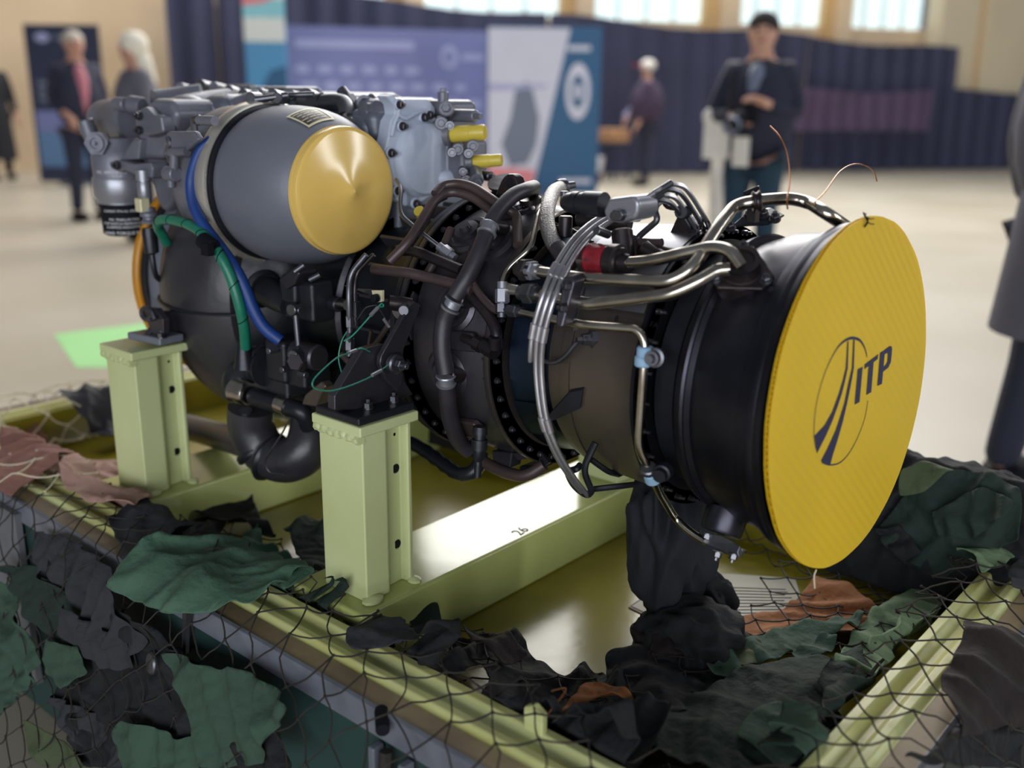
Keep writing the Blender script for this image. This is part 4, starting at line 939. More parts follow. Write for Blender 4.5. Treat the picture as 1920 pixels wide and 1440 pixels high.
for i in range(5):
    x = XA + .008 + .0072 * i
    for a0, a1 in ((.05, .14 + .02 * (i % 2)), (.18, .28), (.31, .42 - .03 * (i % 3))): dome_quad(g, x, x + .0014, a0, a1, .0018, 3)
out('plate_print', g, 'cream2', dp)

# ---- accessory gearbox: castings behind and beside the generator
gb = out('gearbox_housing', G().box((-1.10, .05, 1.03), (.46, .26, .17)).box((-1.28, -.05, 1.03), (.24, .22, .15)), 'gear', eng, bevel=.03)
for c, s_, b in (((-1.30, .0, 1.115), (.20, .16, .06), .025), ((-1.12, .05, 1.118), (.16, .18, .05), .02), ((-.97, .06, 1.112), (.12, .2, .05), .02), ((-1.22, -.11, 1.10), (.10, .10, .08), .03), ((-1.36, .06, 1.11), (.10, .12, .07), .03), ((-1.18, .16, 1.12), (.26, .06, .05), .02), ((-.90, -.02, 1.09), (.08, .10, .06), .02), ((-1.06, -.03, 1.105), (.08, .10, .06), .022), ((-1.25, .06, 1.14), (.08, .10, .03), .012), ((-.86, .06, .99), (.05, .20, .20), .02)):
    out('housing_lobe', G().box(c, s_), 'gear', eng, bevel=b)
for i, (p, r, L) in enumerate((((-1.26,-0.06,1.126), .010, .03), ((-1.238,-0.05,1.134), .012, .03), ((-1.186,-0.05,1.139), .009, .03), ((-1.123,-0.06,1.132), .013, .04), ((-1.088,-0.05,1.136), .009, .03), ((-1.048,-0.05,1.129), .020, .03), ((-1.536,0,1.142), .014, .03), ((-1.479,0.02,1.147), .014, .04), ((-1.43,0.02,1.145), .012, .04), ((-1.359,0,1.139), .013, .03), ((-0.9526,0,1.125), .010, .03), ((-0.9488,0.02,1.131), .009, .03))):
    out('cap_screw', G().stub(p, (.35, -.9, .15), L, r, 14).stub(V(p) + V((.35, -.9, .15)) * .004, (.35, -.9, .15), L * .5, r * .55, 6), 'dull' if i % 2 else 'cluster', eng)
out('top_plate', G().box((-1.478,0.08,1.149), (.18, .05, .012)).box((-1.52,0.04,1.142), (.09, .06, .02)), 'cluster', eng, bevel=.004)
out('top_rod', G().cyl((-1.529,0.06,1.15), (-1.437,0.1,1.153), .006).cyl((-1.112,-0.05,1.138), (-1.074,-0.03,1.141), .006).cyl((-1.237,-0,1.141), (-1.178,0.02,1.141), .005), 'dull', eng)
# oil pipe elbow and neighbouring fittings
out('oil_elbow', G().tube([(-1.03,-0.06,1.125), (-0.9892,-0.05,1.129), (-0.9628,-0.05,1.128), (-0.9417,-0.06,1.113), (-0.9334,-0.07,1.102)], .0155, 18, .03).lathe([(-.02, .018), (.004, .019)], (-1.033,-0.06,1.125), dirp((-0.9892,-0.05,1.129), (-1.033,-0.06,1.125)), 20), 'dull', eng)
out('oil_pipe', G().tube([(-0.9413,-0.07,1.115), (-0.9303,-0.075,1.102), (-0.9095,-0.07,1.097), (-0.8997,-0.06,1.103)], .0055, 12, .02), 'steel', eng)
nut((-0.8968,-0.05,1.11), dirp((-0.9111,-0.05,1.103), (-0.8757,-0.05,1.119)), .03, .018, 'cluster')
nut((-0.959,-0.03,1.121), dirp((-0.9686,-0.03,1.132), (-0.9451,-0.03,1.111)), .045, .014, 'dull')
for p, r in (((-0.9414,-0.02,1.127), .013), ((-0.8909,-0.02,1.121), .010), ((-0.9396,-0.05,1.102), .008), ((-0.8925,-0.01,1.109), .012), ((-0.9589,-0.04,1.094), .010), ((-0.9809,-0.04,1.095), .012)):
    out('lug', G().lathe([(0, r), (.012, r), (.012, r * .55), (.004, r * .5)], p, (.7, -.6, .2), 16), 'cluster', eng)
# silver gear cover
PX = -.835
cov = [(-0.835,-0.0629,1.141), (-0.835,-0.0482,1.143), (-0.835,-0.0348,1.135), (-0.835,-0.0159,1.136), (-0.835,0.0371,1.136), (-0.835,0.0541,1.121), (-0.835,0.0553,1.106), (-0.835,0.0484,1.094), (-0.835,0.0699,1.083), (-0.835,0.0875,1.053), (-0.835,0.1,1.04), (-0.835,0.1227,1.024), (-0.835,0.1313,1.007), (-0.835,0.1068,0.9962), (-0.835,0.0996,0.982), (-0.835,0.0602,0.9729), (-0.835,0.0205,0.9565), (-0.835,-0.0154,0.9479), (-0.835,-0.0421,0.963), (-0.835,-0.0535,1.008), (-0.835,-0.0613,1.035), (-0.835,-0.0695,1.051), (-0.835,-0.0601,1.075), (-0.835,-0.0544,1.1), (-0.835,-0.0429,1.112), (-0.835,-0.0462,1.126)]
gc = out('gear_cover', G().prism(cov, (-.03, 0, 0)), 'plate', eng, bevel=.004, label='silver cast gear cover')
cc0 = V((-0.835,0.018,1.034))
out('cover_dome', G().lathe([(-.002, .068), (.004, .0665), (.006, .064), (.014, .061), (.017, .055), (.018, .0)], cc0, (1, 0, 0), 48), 'plate', gc)
out('cover_rib', G().tube([(-0.833,-0.0398,1.111), (-0.833,-0.0212,1.102), (-0.833,0.0046,1.113), (-0.833,0.0308,1.116), (-0.833,0.0465,1.101)], .004, 8, .01).tube([(-0.833,-0.0367,1.133), (-0.833,-0.0386,1.111), (-0.833,-0.0489,1.097), (-0.833,-0.0558,1.075)], .0035, 8, .01), 'plate', gc)
out('cover_spout', G().tube([(-0.83,0.0528,0.9976), (-0.82,0.0632,0.9976), (-0.815,0.0761,0.9982)], .016, 14, .01), 'plate', gc)
for p in ((-0.832,-0.0326,1.091), (-0.832,0.0204,1.105), (-0.832,-0.06,1.047), (-0.832,-0.0457,0.9819), (-0.832,-0.0024,0.9566), (-0.832,0.064,1.075), (-0.832,0.0941,1.046), (-0.832,-0.0378,1.127), (-0.832,0.108,1.011), (-0.832,0.0336,1.109)):
    out('bolt_boss', G().stub(V(p) + V((-.004, 0, 0)), (1, 0, 0), .006, .010, 16), 'plate', gc)
    inst('bolt', DBOLT, gc, V(p) + V((.002, 0, 0)), (1, 0, 0), 1.5)
# fuel control clutter right of the cover
fuel = out('fuel_control', G().box((-0.8416,0.1,1.065), (.06, .08, .14)).box((-0.8081,0.1,1.03), (.06, .07, .08)), 'cluster', eng, bevel=.012)
for p, r, L, dd in (((-0.8019,0.05,1.113), .014, .04, (.6, -.7, .2)), ((-0.8025,0.06,1.109), .011, .06, (1, 0, 0)), ((-0.7829,0.06,1.111), .007, .035, (1, 0, 0)), ((-0.7982,0.03,1.097), .012, .03, (.7, -.7, 0)), ((-0.7872,0.04,1.093), .009, .03, (.7, -.7, 0)), ((-0.7727,0.03,1.049), .009, .03, (.7, -.7, 0)), ((-0.768,0.04,1.054), .011, .03, (.7, -.7, 0)), ((-0.7523,0.06,1.06), .011, .04, (.7, -.7, 0)), ((-0.7532,0.05,1.048), .009, .04, (.7, -.7, 0)), ((-0.7379,0.05,1.019), .012, .05, (.7, -.6, -.3)), ((-0.749,0.04,1.004), .009, .03, (.7, -.7, 0)), ((-0.7382,0.06,1.009), .009, .04, (1, -.2, 0)), ((-0.7443,0.05,1.005), .010, .04, (.7, -.3, -.5)), ((-0.7472,0.03,1.018), .008, .03, (.7, -.7, 0)), ((-0.8222,0.06,1.119), .010, .03, (0, 0, 1))):
    out('fitting', G().stub(p, dd, L, r, 12).stub(V(p) + V(dd).normalized() * L * .6, dd, L * .6, r * .55, 6), 'cluster' if r > .009 else 'dull', eng)
out('small_yellow_plug', G().stub((-0.7101,-0.1033,0.9529), (.3, -.8, .6), .02, .009, 14), 'plug', eng)

# ---- left hand cluster: filter bowl, pump, levers
FY = -.22
fc = V((-1.453,-0.22,0.9687)); fx = fc.x
def fz(v, Y=FY): return v
zt, zb = V((-1.443,-0.22,1.021)).z, V((-1.472,-0.22,0.8621)).z
H_ = zt - zb
fb = out('filter_bowl', G().lathe([(0, .036), (.004, .0425), (H_ * .36, .0445), (H_ * .40, .0455)], (fx, FY, zb), (0, 0, 1), 40), 'ink', eng, label='black filter bowl printed with service instructions')
out('bowl_collar', G().lathe([(H_ * .40, .0475), (H_ * .43, .0475), (H_ * .50, .0540), (H_ * .70, .0545), (H_ * .73, .0525)], (fx, FY, zb), (0, 0, 1), 40), 'alum', fb)
out('filter_head', G().lathe([(H_ * .73, .0515), (H_ * .98, .0525), (H_ * 1.05, .047), (H_ * 1.2, .040)], (fx, FY, zb), (0, 0, 1), 40), 'cluster', fb)
cdir = math.atan2(-1.2818 - FY, .4967 - fx)
def wrap(g, s, size, z, r, a0, align='CENTER'):
    vs, fs = text_mesh(s, size, align)
    return g.add([(fx + (r + .0006) * math.cos(a0 + x / r), FY + (r + .0006) * math.sin(a0 + x / r), z + y) for x, y, q in vs], fs)
g = G()
for s, sz, k in (('SERVICE INSTRUCTIONS', .0085, .365), ('ELEMENT P/N AC-9985F-30 B', .0068, .31), ('INC. PINELLAS PARK', .0068, .205), ('IF DP SWITCH REMOVE BOWL', .0068, .155), ('& DEPRESS INDICATOR B', .0068, .11), ('HAND TORQUE BOWL', .0088, .035)):
    wrap(g, s, sz, zb + H_ * (k + .01), .0437, cdir)
out('printed_text', g, 'inkwhite', fb)
g = G(); wrap(g, 'INC. AEROSPACE', .008, zb + H_ * .80, .0522, cdir - .35); wrap(g, 'U.S.A.', .008, zb + H_ * .755, .0522, cdir - .1)
out('printed_text', g, 'inkwhite', fb)
def cl(name, g, m_='cluster', b=0): return out(name, g, m_, eng, bevel=b)
cl('pump_motor', G().lathe([(0, .020), (.003, .028), (.010, .0345), (.022, .0385), (.036, .040), (.082, .041), (.084, .0425), (.15, .0425)], (-1.608,-0.17,1.084), dirp((-1.595,-0.17,1.082), (-1.447,-0.17,1.084)), 40))
cl('pump_casting', G().prism([(-1.478,-0.19,1.008), (-1.418,-0.19,1.05), (-1.278,-0.19,1.056), (-1.287,-0.19,0.9877), (-1.32,-0.19,0.9292), (-1.356,-0.19,0.9107), (-1.379,-0.19,0.9245), (-1.388,-0.19,0.9659), (-1.455,-0.19,0.9753)], (0, .08, 0)), b=.012)
cl('casting_lobe', G().ball((-1.288,-0.2,1.085), .045, 20, (1.3, .8, .8)).ball((-1.276,-0.17,1.102), .045, 20, (1.3, .9, .8)).ball((-1.33,-0.2,1.031), .04, 20, (1.2, .8, 1)))
cl('pump_block', G().prism([(-1.321,-0.24,1.111), (-1.275,-0.24,1.131), (-1.216,-0.24,1.129), (-1.198,-0.24,1.104), (-1.226,-0.24,1.059), (-1.265,-0.24,1.021), (-1.337,-0.24,1.017), (-1.378,-0.24,1.025), (-1.339,-0.24,1.052), (-1.345,-0.24,1.081)], (0, .10, 0)), b=.012)
cl('pump_block', G().prism([(-1.296,-0.262,1.109), (-1.27,-0.262,1.117), (-1.242,-0.262,1.103), (-1.215,-0.262,1.103), (-1.211,-0.262,1.072), (-1.267,-0.262,1.062), (-1.297,-0.262,1.069), (-1.309,-0.262,1.087)], (0, .03, 0)), b=.006)
cl('oil_gallery', G().tube([(-1.325,-0.2,1.066), (-1.295,-0.17,1.091), (-1.312,-0.1,1.1), (-1.312,-0.05,1.105)], .045, 20, .03))
cl('oil_gallery', G().tube([(-1.403,-0.16,1.114), (-1.391,-0.12,1.119), (-1.357,-0.08,1.127)], .032, 18, .03))
cl('solenoid', G().stub((-1.478,-0.2,1.117), dirp((-1.478,-0.2,1.117), (-1.423,-0.2,1.117)), .04, .014, 18).stub((-1.427,-0.2,1.117), dirp((-1.427,-0.2,1.117), (-1.401,-0.19,1.114)), .03, .018, 18))
cl('hex_plug', G().lathe([(0, .022), (.006, .024), (.03, .024)], (-1.452,-0.25,1.043), (.55, -.8, .05), 6).lathe([(.03, .0185), (.034, .0175), (.034, .010), (.031, .009), (.031, .004), (.036, .003)], (-1.452,-0.25,1.043), (.55, -.8, .05), 24))
cl('breather_cap', G().stub((-1.514,-0.24,1.048), (-.15, -.2, 1), .04, .015, 18).stub((-1.52,-0.24,1.058), (-.15, -.2, 1), .018, .017, 18).cyl((-1.504,-0.24,1.03), (-1.505,-0.23,1.014), .008))
cl('lever_arm', G().prism([(-1.403,-0.27,1.01), (-1.381,-0.27,1.015), (-1.35,-0.27,1.015), (-1.308,-0.27,1.012), (-1.251,-0.27,1.018), (-1.244,-0.27,1.008), (-1.25,-0.27,0.9894), (-1.29,-0.27,0.984), (-1.312,-0.27,0.9925), (-1.345,-0.27,0.9984), (-1.366,-0.27,0.9932), (-1.395,-0.27,0.9976)], (0, .035, 0)), b=.004)
cl('lever_web', G().prism([(-1.389,-0.255,1.013), (-1.331,-0.255,1.056), (-1.304,-0.255,1.057), (-1.318,-0.255,1.019)], (0, .03, 0)), b=.004)
for p in ((-1.281,-0.266,1.1), (-1.284,-0.266,1.074), (-1.362,-0.273,1.007)): inst('cap_screw', DBOLT, eng, p, (.3, -.95, 0), 1.6)
cl('sender_body', G().lathe([(0, .010), (.006, .013), (.03, .013), (.034, .011), (.036, .011), (.036, .014), (.055, .014)], (-1.269,-0.275,0.9486), (0, 0, 1), 18), 'alum')
out('sender_nut', G().box(V((-1.264,-0.285,0.9408)), (.022, .02, .026)), 'cream2', eng, bevel=.003)
cl('sender_plug', G().lathe([(0, .0135), (.006, .015), (.008, .012), (.012, .012), (.014, .0165), (.02, .0165), (.024, .012), (.03, .012)], (-1.261,-0.275,0.9058), (0, 0, 1), 18), 'cluster')
cl('sender_boot', G().lathe([(0, .006), (.004, .0135), (.04, .0145), (.05, .013)], (-1.263,-0.275,0.8476), (-.05, 0, 1), 18), 'black')
hose('sender_cable', [(-1.263,-0.275,0.8496), (-1.261,-0.275,0.8256), (-1.264,-0.27,0.8063), (-1.267,-0.26,0.7964)], .0055, 'black')
# bracket of straps on the shell top
cl('strap_bracket', G().prism([(-1.126,-0.31,1.074), (-1.115,-0.31,1.079), (-1.037,-0.31,1.082), (-1.023,-0.31,1.069), (-1.061,-0.31,1.048), (-1.114,-0.31,1.045), (-1.111,-0.31,1.066)], (0, .012, 0)), 'cluster', .004)
cl('strap_bracket', G().tube([(-1.034,-0.31,1.083), (-1.035,-0.31,1.1), (-1.018,-0.31,1.105), (-1.014,-0.31,1.093)], .006, 8, .01), 'dull')
cl('strap_rod', G().cyl((-1.019,-0.31,1.1), (-0.9735,-0.31,1.1), .008), 'cluster')
cl('strap_rod', G().cyl((-1.111,-0.31,1.044), (-1.061,-0.31,1.048), .008), 'cluster')
cl('strap_bracket', G().tube([(-1.118,-0.31,1.069), (-1.112,-0.31,1.057), (-1.124,-0.31,1.045), (-1.116,-0.31,1.032), (-1.104,-0.31,1.02)], .005, 8, .01), 'dull')
cl('strap_nut', G().stub((-1.129,-0.31,1.008), (1, 0, 0), .03, .013, 16).stub((-1.106,-0.31,1.016), (.2, 0, 1), .03, .008, 16).stub((-1.119,-0.31,0.9844), (.1, 0, 1), .03, .007, 12), 'cluster')
cl('actuator', G().stub((-1.216,-0.16,1.106), dirp((-1.216,-0.16,1.106), (-1.22,-0.1,1.121)), .06, .017, 18).stub((-1.179,-0.14,1.118), dirp((-1.179,-0.14,1.118), (-1.168,-0.1,1.132)), .06, .013, 18), 'cluster')

# ---- blue hose and green wrapped cable
hose('blue_hose', [(-1.032,-0.28,1.068), (-1.043,-0.295,1.051), (-1.051,-0.305,1.024), (-1.057,-0.31,0.9949), (-1.046,-0.315,0.9604), (-1.018,-0.315,0.927), (-0.9789,-0.31,0.892), (-0.9475,-0.305,0.8574), (-0.9323,-0.3,0.8272), (-0.9216,-0.295,0.7963), (-0.9074,-0.285,0.7649), (-0.884,-0.27,0.743)], (lambda t: .0086 + .002 * min(1, t * 1.6)), 'bluehose', 16)
gpts = [(-1.216,-0.27,0.8741), (-1.204,-0.285,0.8925), (-1.191,-0.3,0.9106), (-1.158,-0.31,0.925), (-1.106,-0.315,0.9291), (-1.049,-0.32,0.9255), (-1,-0.325,0.9128), (-0.962,-0.325,0.8849), (-0.943,-0.32,0.851), (-0.9324,-0.315,0.8086), (-0.9364,-0.305,0.7636), (-0.9501,-0.295,0.7251)]
hose('green_cable', gpts, .0092, 'green', 14)
gp = path(gpts, smooth=True); 
g = G()
for i in range(8, len(gp) - 3, 4):
    a, b = gp[i], gp[i + 2]
    d = (b - a).normalized(); u = d.orthogonal().normalized(); w_ = d.cross(u)
    ring = [a + d * (.006 * math.cos(2*PI*j/12)) + (u * math.cos(2*PI*j/12) + w_ * math.sin(2*PI*j/12)) * .0093 for j in range(13)]
    g.tube(ring, .0009, 5, .001)
out('wrap_edge', g, 'ink', eng, kind='stuff')
out('cable_tie_block', G().stub((-0.9963,-0.335,0.9089), dirp((-1.004,-0.33,0.9076), (-0.9641,-0.33,0.894)), .034, .014, 14).box(V((-0.967,-0.345,0.8971)), (.02, .012, .02)), 'ink', eng)
out('cable_boot', G().lathe([(0, .020), (.01, .018), (.045, .011), (.05, .010)], (-0.9629,-0.29,0.6858), (0, 0, 1), 18), 'black', eng)

# ---- fuel gear under the generator
def fg(name, g, m_='black', b=0): return out(name, g, m_, eng, bevel=b)
fg('valve_body', G().lathe([(0, .034), (.006, .036), (.012, .030), (.016, .030), (.016, .026), (.06, .022), (.09, .018)], (-0.9858,-0.23,0.8151), (1, -.1, -.2), 24))
fg('valve_block', G().prism([(-0.8973,-0.26,0.8444), (-0.8597,-0.26,0.8669), (-0.839,-0.26,0.8633), (-0.8519,-0.26,0.8414), (-0.877,-0.26,0.8291)], (0, .04, 0)), 'dark', .004)
fg('valve_block', G().box((-0.8728,-0.22,0.8103), (.09, .05, .07)).box((-0.8802,-0.23,0.829), (.04, .05, .05)), 'black', .008)
for p, q in (((-0.8501,-0.26,0.8637), (-0.8371,-0.25,0.8755)), ((-0.8406,-0.27,0.8026), (-0.8361,-0.27,0.7329)), ((-0.8377,-0.24,0.8494), (-0.822,-0.23,0.859))): fg('valve_rod', G().cyl(p, q, .005), 'dull')
fg('rod_end', G().stub((-0.8493,-0.275,0.8056), (1, 0, 0), .03, .006, 12).stub((-0.8338,-0.275,0.8061), (.2, -1, 0), .012, .010, 14), 'dull')
fg('rod_end', G().stub((-0.823,-0.28,0.7353), (.3, -.9, 0), .02, .009, 14), 'dull')
fg('shaft', G().cyl((-0.8798,-0.2,0.8037), (-0.7932,-0.2,0.8077), .009).stub((-0.8841,-0.2,0.804), (1, 0, -.0), .045, .014, 16), 'steel')
fg('shaft_sleeve', G().stub((-0.8626,-0.2,0.8052), (1, 0, 0), .05, .013, 16), 'black')
fg('pump_body', G().box((-0.8928,-0.25,0.7079), (.055, .06, .075)).box((-0.8558,-0.24,0.6958), (.06, .06, .06)).box((-0.9246,-0.24,0.6636), (.10, .06, .05)), 'black', .008)
fg('pump_body', G().stub((-0.8565,-0.26,0.7275), (1, 0, 0), .06, .022, 20).stub((-0.8227,-0.27,0.7244), (.3, -.9, 0), .03, .016, 6), 'dark')
for p, d in (((-0.8804,-0.28,0.7316), (0, -1, 0)), ((-0.8465,-0.28,0.7055), (0, -1, 0)), ((-0.8257,-0.28,0.7003), (1, 0, 0))): fg('pump_bolt', G().stub(p, d, .02, .006, 8), 'dull')
fg('adapter', G().lathe([(0, .026), (.03, .028), (.032, .034), (.036, .034), (.04, .030), (.05, .030), (.052, .035), (.056, .035)], (-0.9877,-0.26,0.6899), (1, -.05, -.05), 28), 'black')
fg('elbow', G().tube([(-0.9548,-0.25,0.689), (-1.005,-0.26,0.6719), (-1.026,-0.27,0.6452), (-1.005,-0.275,0.6276)], .026, 18, .06), 'black')
fg('coupling_band', G().lathe([(0, .0225), (.004, .025), (.012, .0225), (.014, .024), (.018, .0225), (.036, .0225), (.04, .020)], (-1.01,-0.28,0.6337), dirp((-1.01,-0.28,0.6337), (-0.9189,-0.28,0.6347)), 24), 'steel')
fg('drain_pipe', G().tube([(-0.9648,-0.275,0.6299), (-0.8658,-0.27,0.6284), (-0.839,-0.265,0.6273), (-0.843,-0.25,0.596)], .016, 16, .03), 'black')
fg('drain_ferrule', G().cyl((-0.8939,-0.272,0.6314), (-0.8689,-0.272,0.6301), .0168, n=18), 'steel')
fg('scroll_duct', G().tube([(-1.026,-0.24,0.588), (-1.033,-0.24,0.5503), (-1.016,-0.23,0.5049), (-0.9657,-0.22,0.4904), (-0.9194,-0.2,0.5152), (-0.9305,-0.17,0.5666), (-0.9844,-0.15,0.6022)], .042, 24, .07), 'shell')
fg('duct_band', G().lathe([(-.008, .044), (-.004, .047), (.004, .047), (.008, .044)], (-1.02,-0.23,0.5058), dirp((-1.038,-0.235,0.5374), (-1.007,-0.225,0.4897)), 28).lathe([(-.006, .045), (0, .048), (.006, .045)], (-0.9972,-0.225,0.4944), dirp((-1.009,-0.235,0.5047), (-0.9669,-0.225,0.4915)), 28), 'black')
fg('duct_pipe', G().tube([(-1.494,-0.1,0.4108), (-1.33,-0.13,0.4376), (-1.09,-0.19,0.4814)], .028, 20, .05), 'shell')
fg('duct_flange', G().prism([(-0.8389,-0.27,0.6398), (-0.8273,-0.27,0.6609), (-0.7835,-0.27,0.6927), (-0.7703,-0.27,0.6862), (-0.7977,-0.27,0.6439)], (0, .02, 0)), 'tan', .004)
fg('lock_wire', G().tube([(-0.8601,-0.275,0.6174), (-0.8782,-0.28,0.5858), (-0.9132,-0.285,0.5396), (-0.9344,-0.28,0.5181), (-0.9306,-0.275,0.4974), (-0.8987,-0.27,0.4993)], .0016, 6, smooth=True), 'dull')
fg('oil_tube', G().cyl((-1.014,-0.26,0.5902), (-1.024,-0.25,0.5395), .012), 'dull')
fg('sump', G().lathe([(-1.02, .06), (-1.0, .075), (-.86, .075), (-.84, .06)], (0, -.14, .62), (1, 0, 0), 32), 'black')
fg('bypass_duct', G().tube([(-1.088,-0.12,0.8069), (-0.9827,-0.1,0.8571), (-0.8588,-0.08,0.8781)], .05, 18, .05), 'black')
fg('bracket', G().prism([(-0.7265,-0.26,0.8569), (-0.7228,-0.26,0.8532), (-0.639,-0.26,0.8611), (-0.6397,-0.26,0.8421), (-0.6589,-0.26,0.841), (-0.6707,-0.26,0.851)], (0, .004, 0)), 'dull')
fg('tube_tab', G().prism([(-0.6608,-0.262,0.8584), (-0.6368,-0.262,0.8616), (-0.6374,-0.262,0.8444), (-0.6567,-0.262,0.84)], (0, .004, 0)), 'cream2')
fg('tab_bolt', G().stub((-0.6457,-0.264,0.8493), (0, -1, 0), .01, .0065, 12), 'ink')
fg('control_rod', G().cyl((-0.7298,-0.2,0.7475), (-0.6834,-0.2,0.7993), .005).cyl((-0.7315,-0.21,0.749), (-0.7239,-0.21,0.777), .003).cyl((-0.7875,-0.22,0.7275), (-0.7547,-0.22,0.7106), .006), 'brownpipe')
# corrugated hose, tray and cross pipe at the bottom
cor = path([(-0.7403,-0.1102,0.5551), (-0.6958,-0.1147,0.5493), (-0.6216,-0.1254,0.5361), (-0.5974,-0.125,0.5366)], smooth=True)
fg('corrugated_hose', G().sweep(tube_rings(cor, lambda t: .012 + .0012 * math.sin(t * 110), 14)))
hose('drain_hose', [(-0.6016,-0.1257,0.5357), (-0.5837,-0.1201,0.5425), (-0.5779,-0.1094,0.5561), (-0.582,-0.0984,0.571)], .0125, 'black')
fg('lower_pipe', G().tube([(-0.573,-0.1057,0.5611), (-0.5277,-0.1102,0.5552), (-0.4786,-0.1079,0.5582), (-0.454,-0.0914,0.5808)], .010, 14, .03), 'brownpipe')
fg('lower_bracket', G().prism([(-0.5664,-0.0933,0.5781), (-0.5236,-0.0888,0.5846), (-0.5148,-0.1052,0.5617), (-0.5453,-0.1101,0.5553)], (0, .03, 0)), 'dark', .003)
fg('lower_bracket', G().prism([(-0.5227,-0.0897,0.5832), (-0.4744,-0.0804,0.5972), (-0.4459,-0.0881,0.5856), (-0.4616,-0.0979,0.5716), (-0.4784,-0.0887,0.5848), (-0.5075,-0.094,0.5771)], (0, .006, 0)), 'dark')
fg('lower_flange', G().prism([(-0.502,-0.1003,0.5683), (-0.4735,-0.0943,0.5766), (-0.4648,-0.1006,0.5679), (-0.4906,-0.107,0.5594)], (0, .05, 0)), 'black', .004)

# ---------------------------------------------------------------- covers and plugs that lift off
c0 = V((0, 0, ZC)); N0 = V((1, -.0266, .0338)).normalized()
U0 = V((0, 1, 0)) - N0 * N0.y; U0.normalize(); W0 = N0.cross(U0)
RD = .235
dc = root('exhaust_cover', c0 - W0 * RD, 'big round yellow twin-wall plastic cover with a navy logo tied over the exhaust', 'cover')
def dsk(a, r, o=0): return c0 + (U0 * math.cos(a) + W0 * math.sin(a)) * r + N0 * o
def jag(a): return RD * (1 + .004 * noise.noise((math.cos(a) * 6, math.sin(a) * 6, 2)) + .0018 * noise.noise((math.cos(a) * 25, math.sin(a) * 25, 5)))
n = 160
for nm, o1, o2 in (('front_sheet', 0, -.0007), ('back_sheet', -.0053, -.006)):
    out(nm, G().sweep([[dsk(2*PI*i/n, jag(2*PI*i/n), o1) for i in range(n)], [dsk(2*PI*i/n, jag(2*PI*i/n), o2) for i in range(n)]]), 'board', dc)
g = G(); fd = (U0 * .74 - W0 * .67).normalized(); fp = N0.cross(fd)
k = -41
while k <= 41:
    o_ = k * .0056; h = math.sqrt(max(0, (RD - .001) ** 2 - o_ ** 2))
    if h > .01: g.prism([c0 + fp * (o_ - .0002) - fd * h - N0 * .0008, c0 + fp * (o_ + .0002) - fd * h - N0 * .0008, c0 + fp * (o_ + .0002) + fd * h - N0 * .0008, c0 + fp * (o_ - .0002) + fd * h - N0 * .0008], -N0 * .0044)
    k += 1
out('flute_webs', g, 'board', dc, kind='stuff')
# logo
def ink(name, polys):
    g = G()
    for p in polys: g.add([V(q) for q in p], [tuple(range(len(p)))])
    return out(name, g, 'navy', dc)
ocen = V((-0.0007,-0.0469,0.7715))
oval = [V(p) for p in ((-0.0002,0.0232,0.8181), (-0.0008,0.0162,0.8295), (-0.0016,0.0007,0.843), (-0.0023,-0.0165,0.8499), (-0.003,-0.036,0.8532), (-0.0035,-0.0573,0.851), (-0.0037,-0.0743,0.8437), (-0.0037,-0.0929,0.8286), (-0.0034,-0.1077,0.809), (-0.0029,-0.1175,0.7857), (-0.0023,-0.1206,0.7656), (-0.0016,-0.1195,0.7466), (-0.0009,-0.1145,0.7306), (-0.0003,-0.1069,0.7181))]
oval2 = [V(p) for p in ((0.0023,0.0378,0.7544), (0.0029,0.0329,0.7336), (0.0032,0.0222,0.7173), (0.0033,0.0063,0.7023), (0.0031,-0.0132,0.6907), (0.0027,-0.0366,0.6857), (0.0019,-0.0606,0.6888), (0.0013,-0.0783,0.6947), (0.0007,-0.0913,0.7011))]
def stroke(pts, r): 
    P = path(pts, smooth=True); vs = []
    for i, p in enumerate(P):
        d = (P[min(i+1, len(P)-1)] - P[max(i-1, 0)]).normalized(); s_ = N0.cross(d); t = i / (len(P) - 1); q = r(t) if callable(r) else r
        vs += [p + s_ * q, p - s_ * q]
    return G().add(vs, [(2*i, 2*i+1, 2*i+3, 2*i+2) for i in range(len(P) - 1)])
out('logo_oval', stroke(oval, lambda t: .0007 + .0012 * math.exp(-((t - .27) / .18) ** 2)), 'navy', dc)
out('logo_oval', stroke(oval2, lambda t: .0007 + .0010 * max(0, t - .5)), 'navy', dc)
ink('logo_road', [[(-0.003,-0.041,0.8502), (-0.0029,-0.0379,0.8504), (-0.0016,-0.0344,0.8139), (-0.0011,-0.0409,0.7953), (-0.0009,-0.0467,0.7822), (-0.0012,-0.0555,0.7841), (-0.0015,-0.0464,0.8006), (-0.0018,-0.0401,0.815)], [(-0.0012,-0.0555,0.7841), (-0.0009,-0.0467,0.7822), (-0.0006,-0.0568,0.7673), (-0.0004,-0.0696,0.7502), (-0.0003,-0.0841,0.7358), (-0.0003,-0.1075,0.7168), (-0.0014,-0.1175,0.7426), (-0.0009,-0.0907,0.7502), (-0.0009,-0.0715,0.7635)]])
ink('logo_road', [[(-0.0025,-0.0236,0.8493), (-0.0024,-0.0195,0.8486), (-0.001,-0.0156,0.8102), (-0.0003,-0.0221,0.7863), (0.0002,-0.0284,0.766), (-0.0001,-0.0366,0.7678), (-0.0007,-0.0293,0.7914), (-0.0012,-0.0214,0.8113)], [(-0.0001,-0.0366,0.7678), (0.0002,-0.0284,0.766), (0.0007,-0.0374,0.7426), (0.0012,-0.0497,0.7201), (0.0014,-0.0598,0.7044), (0.0017,-0.0664,0.6915), (0.0011,-0.0815,0.6956), (0.0005,-0.0946,0.7034), (0.0006,-0.0796,0.7146), (0.0005,-0.058,0.7345), (0.0002,-0.0453,0.7532)]])
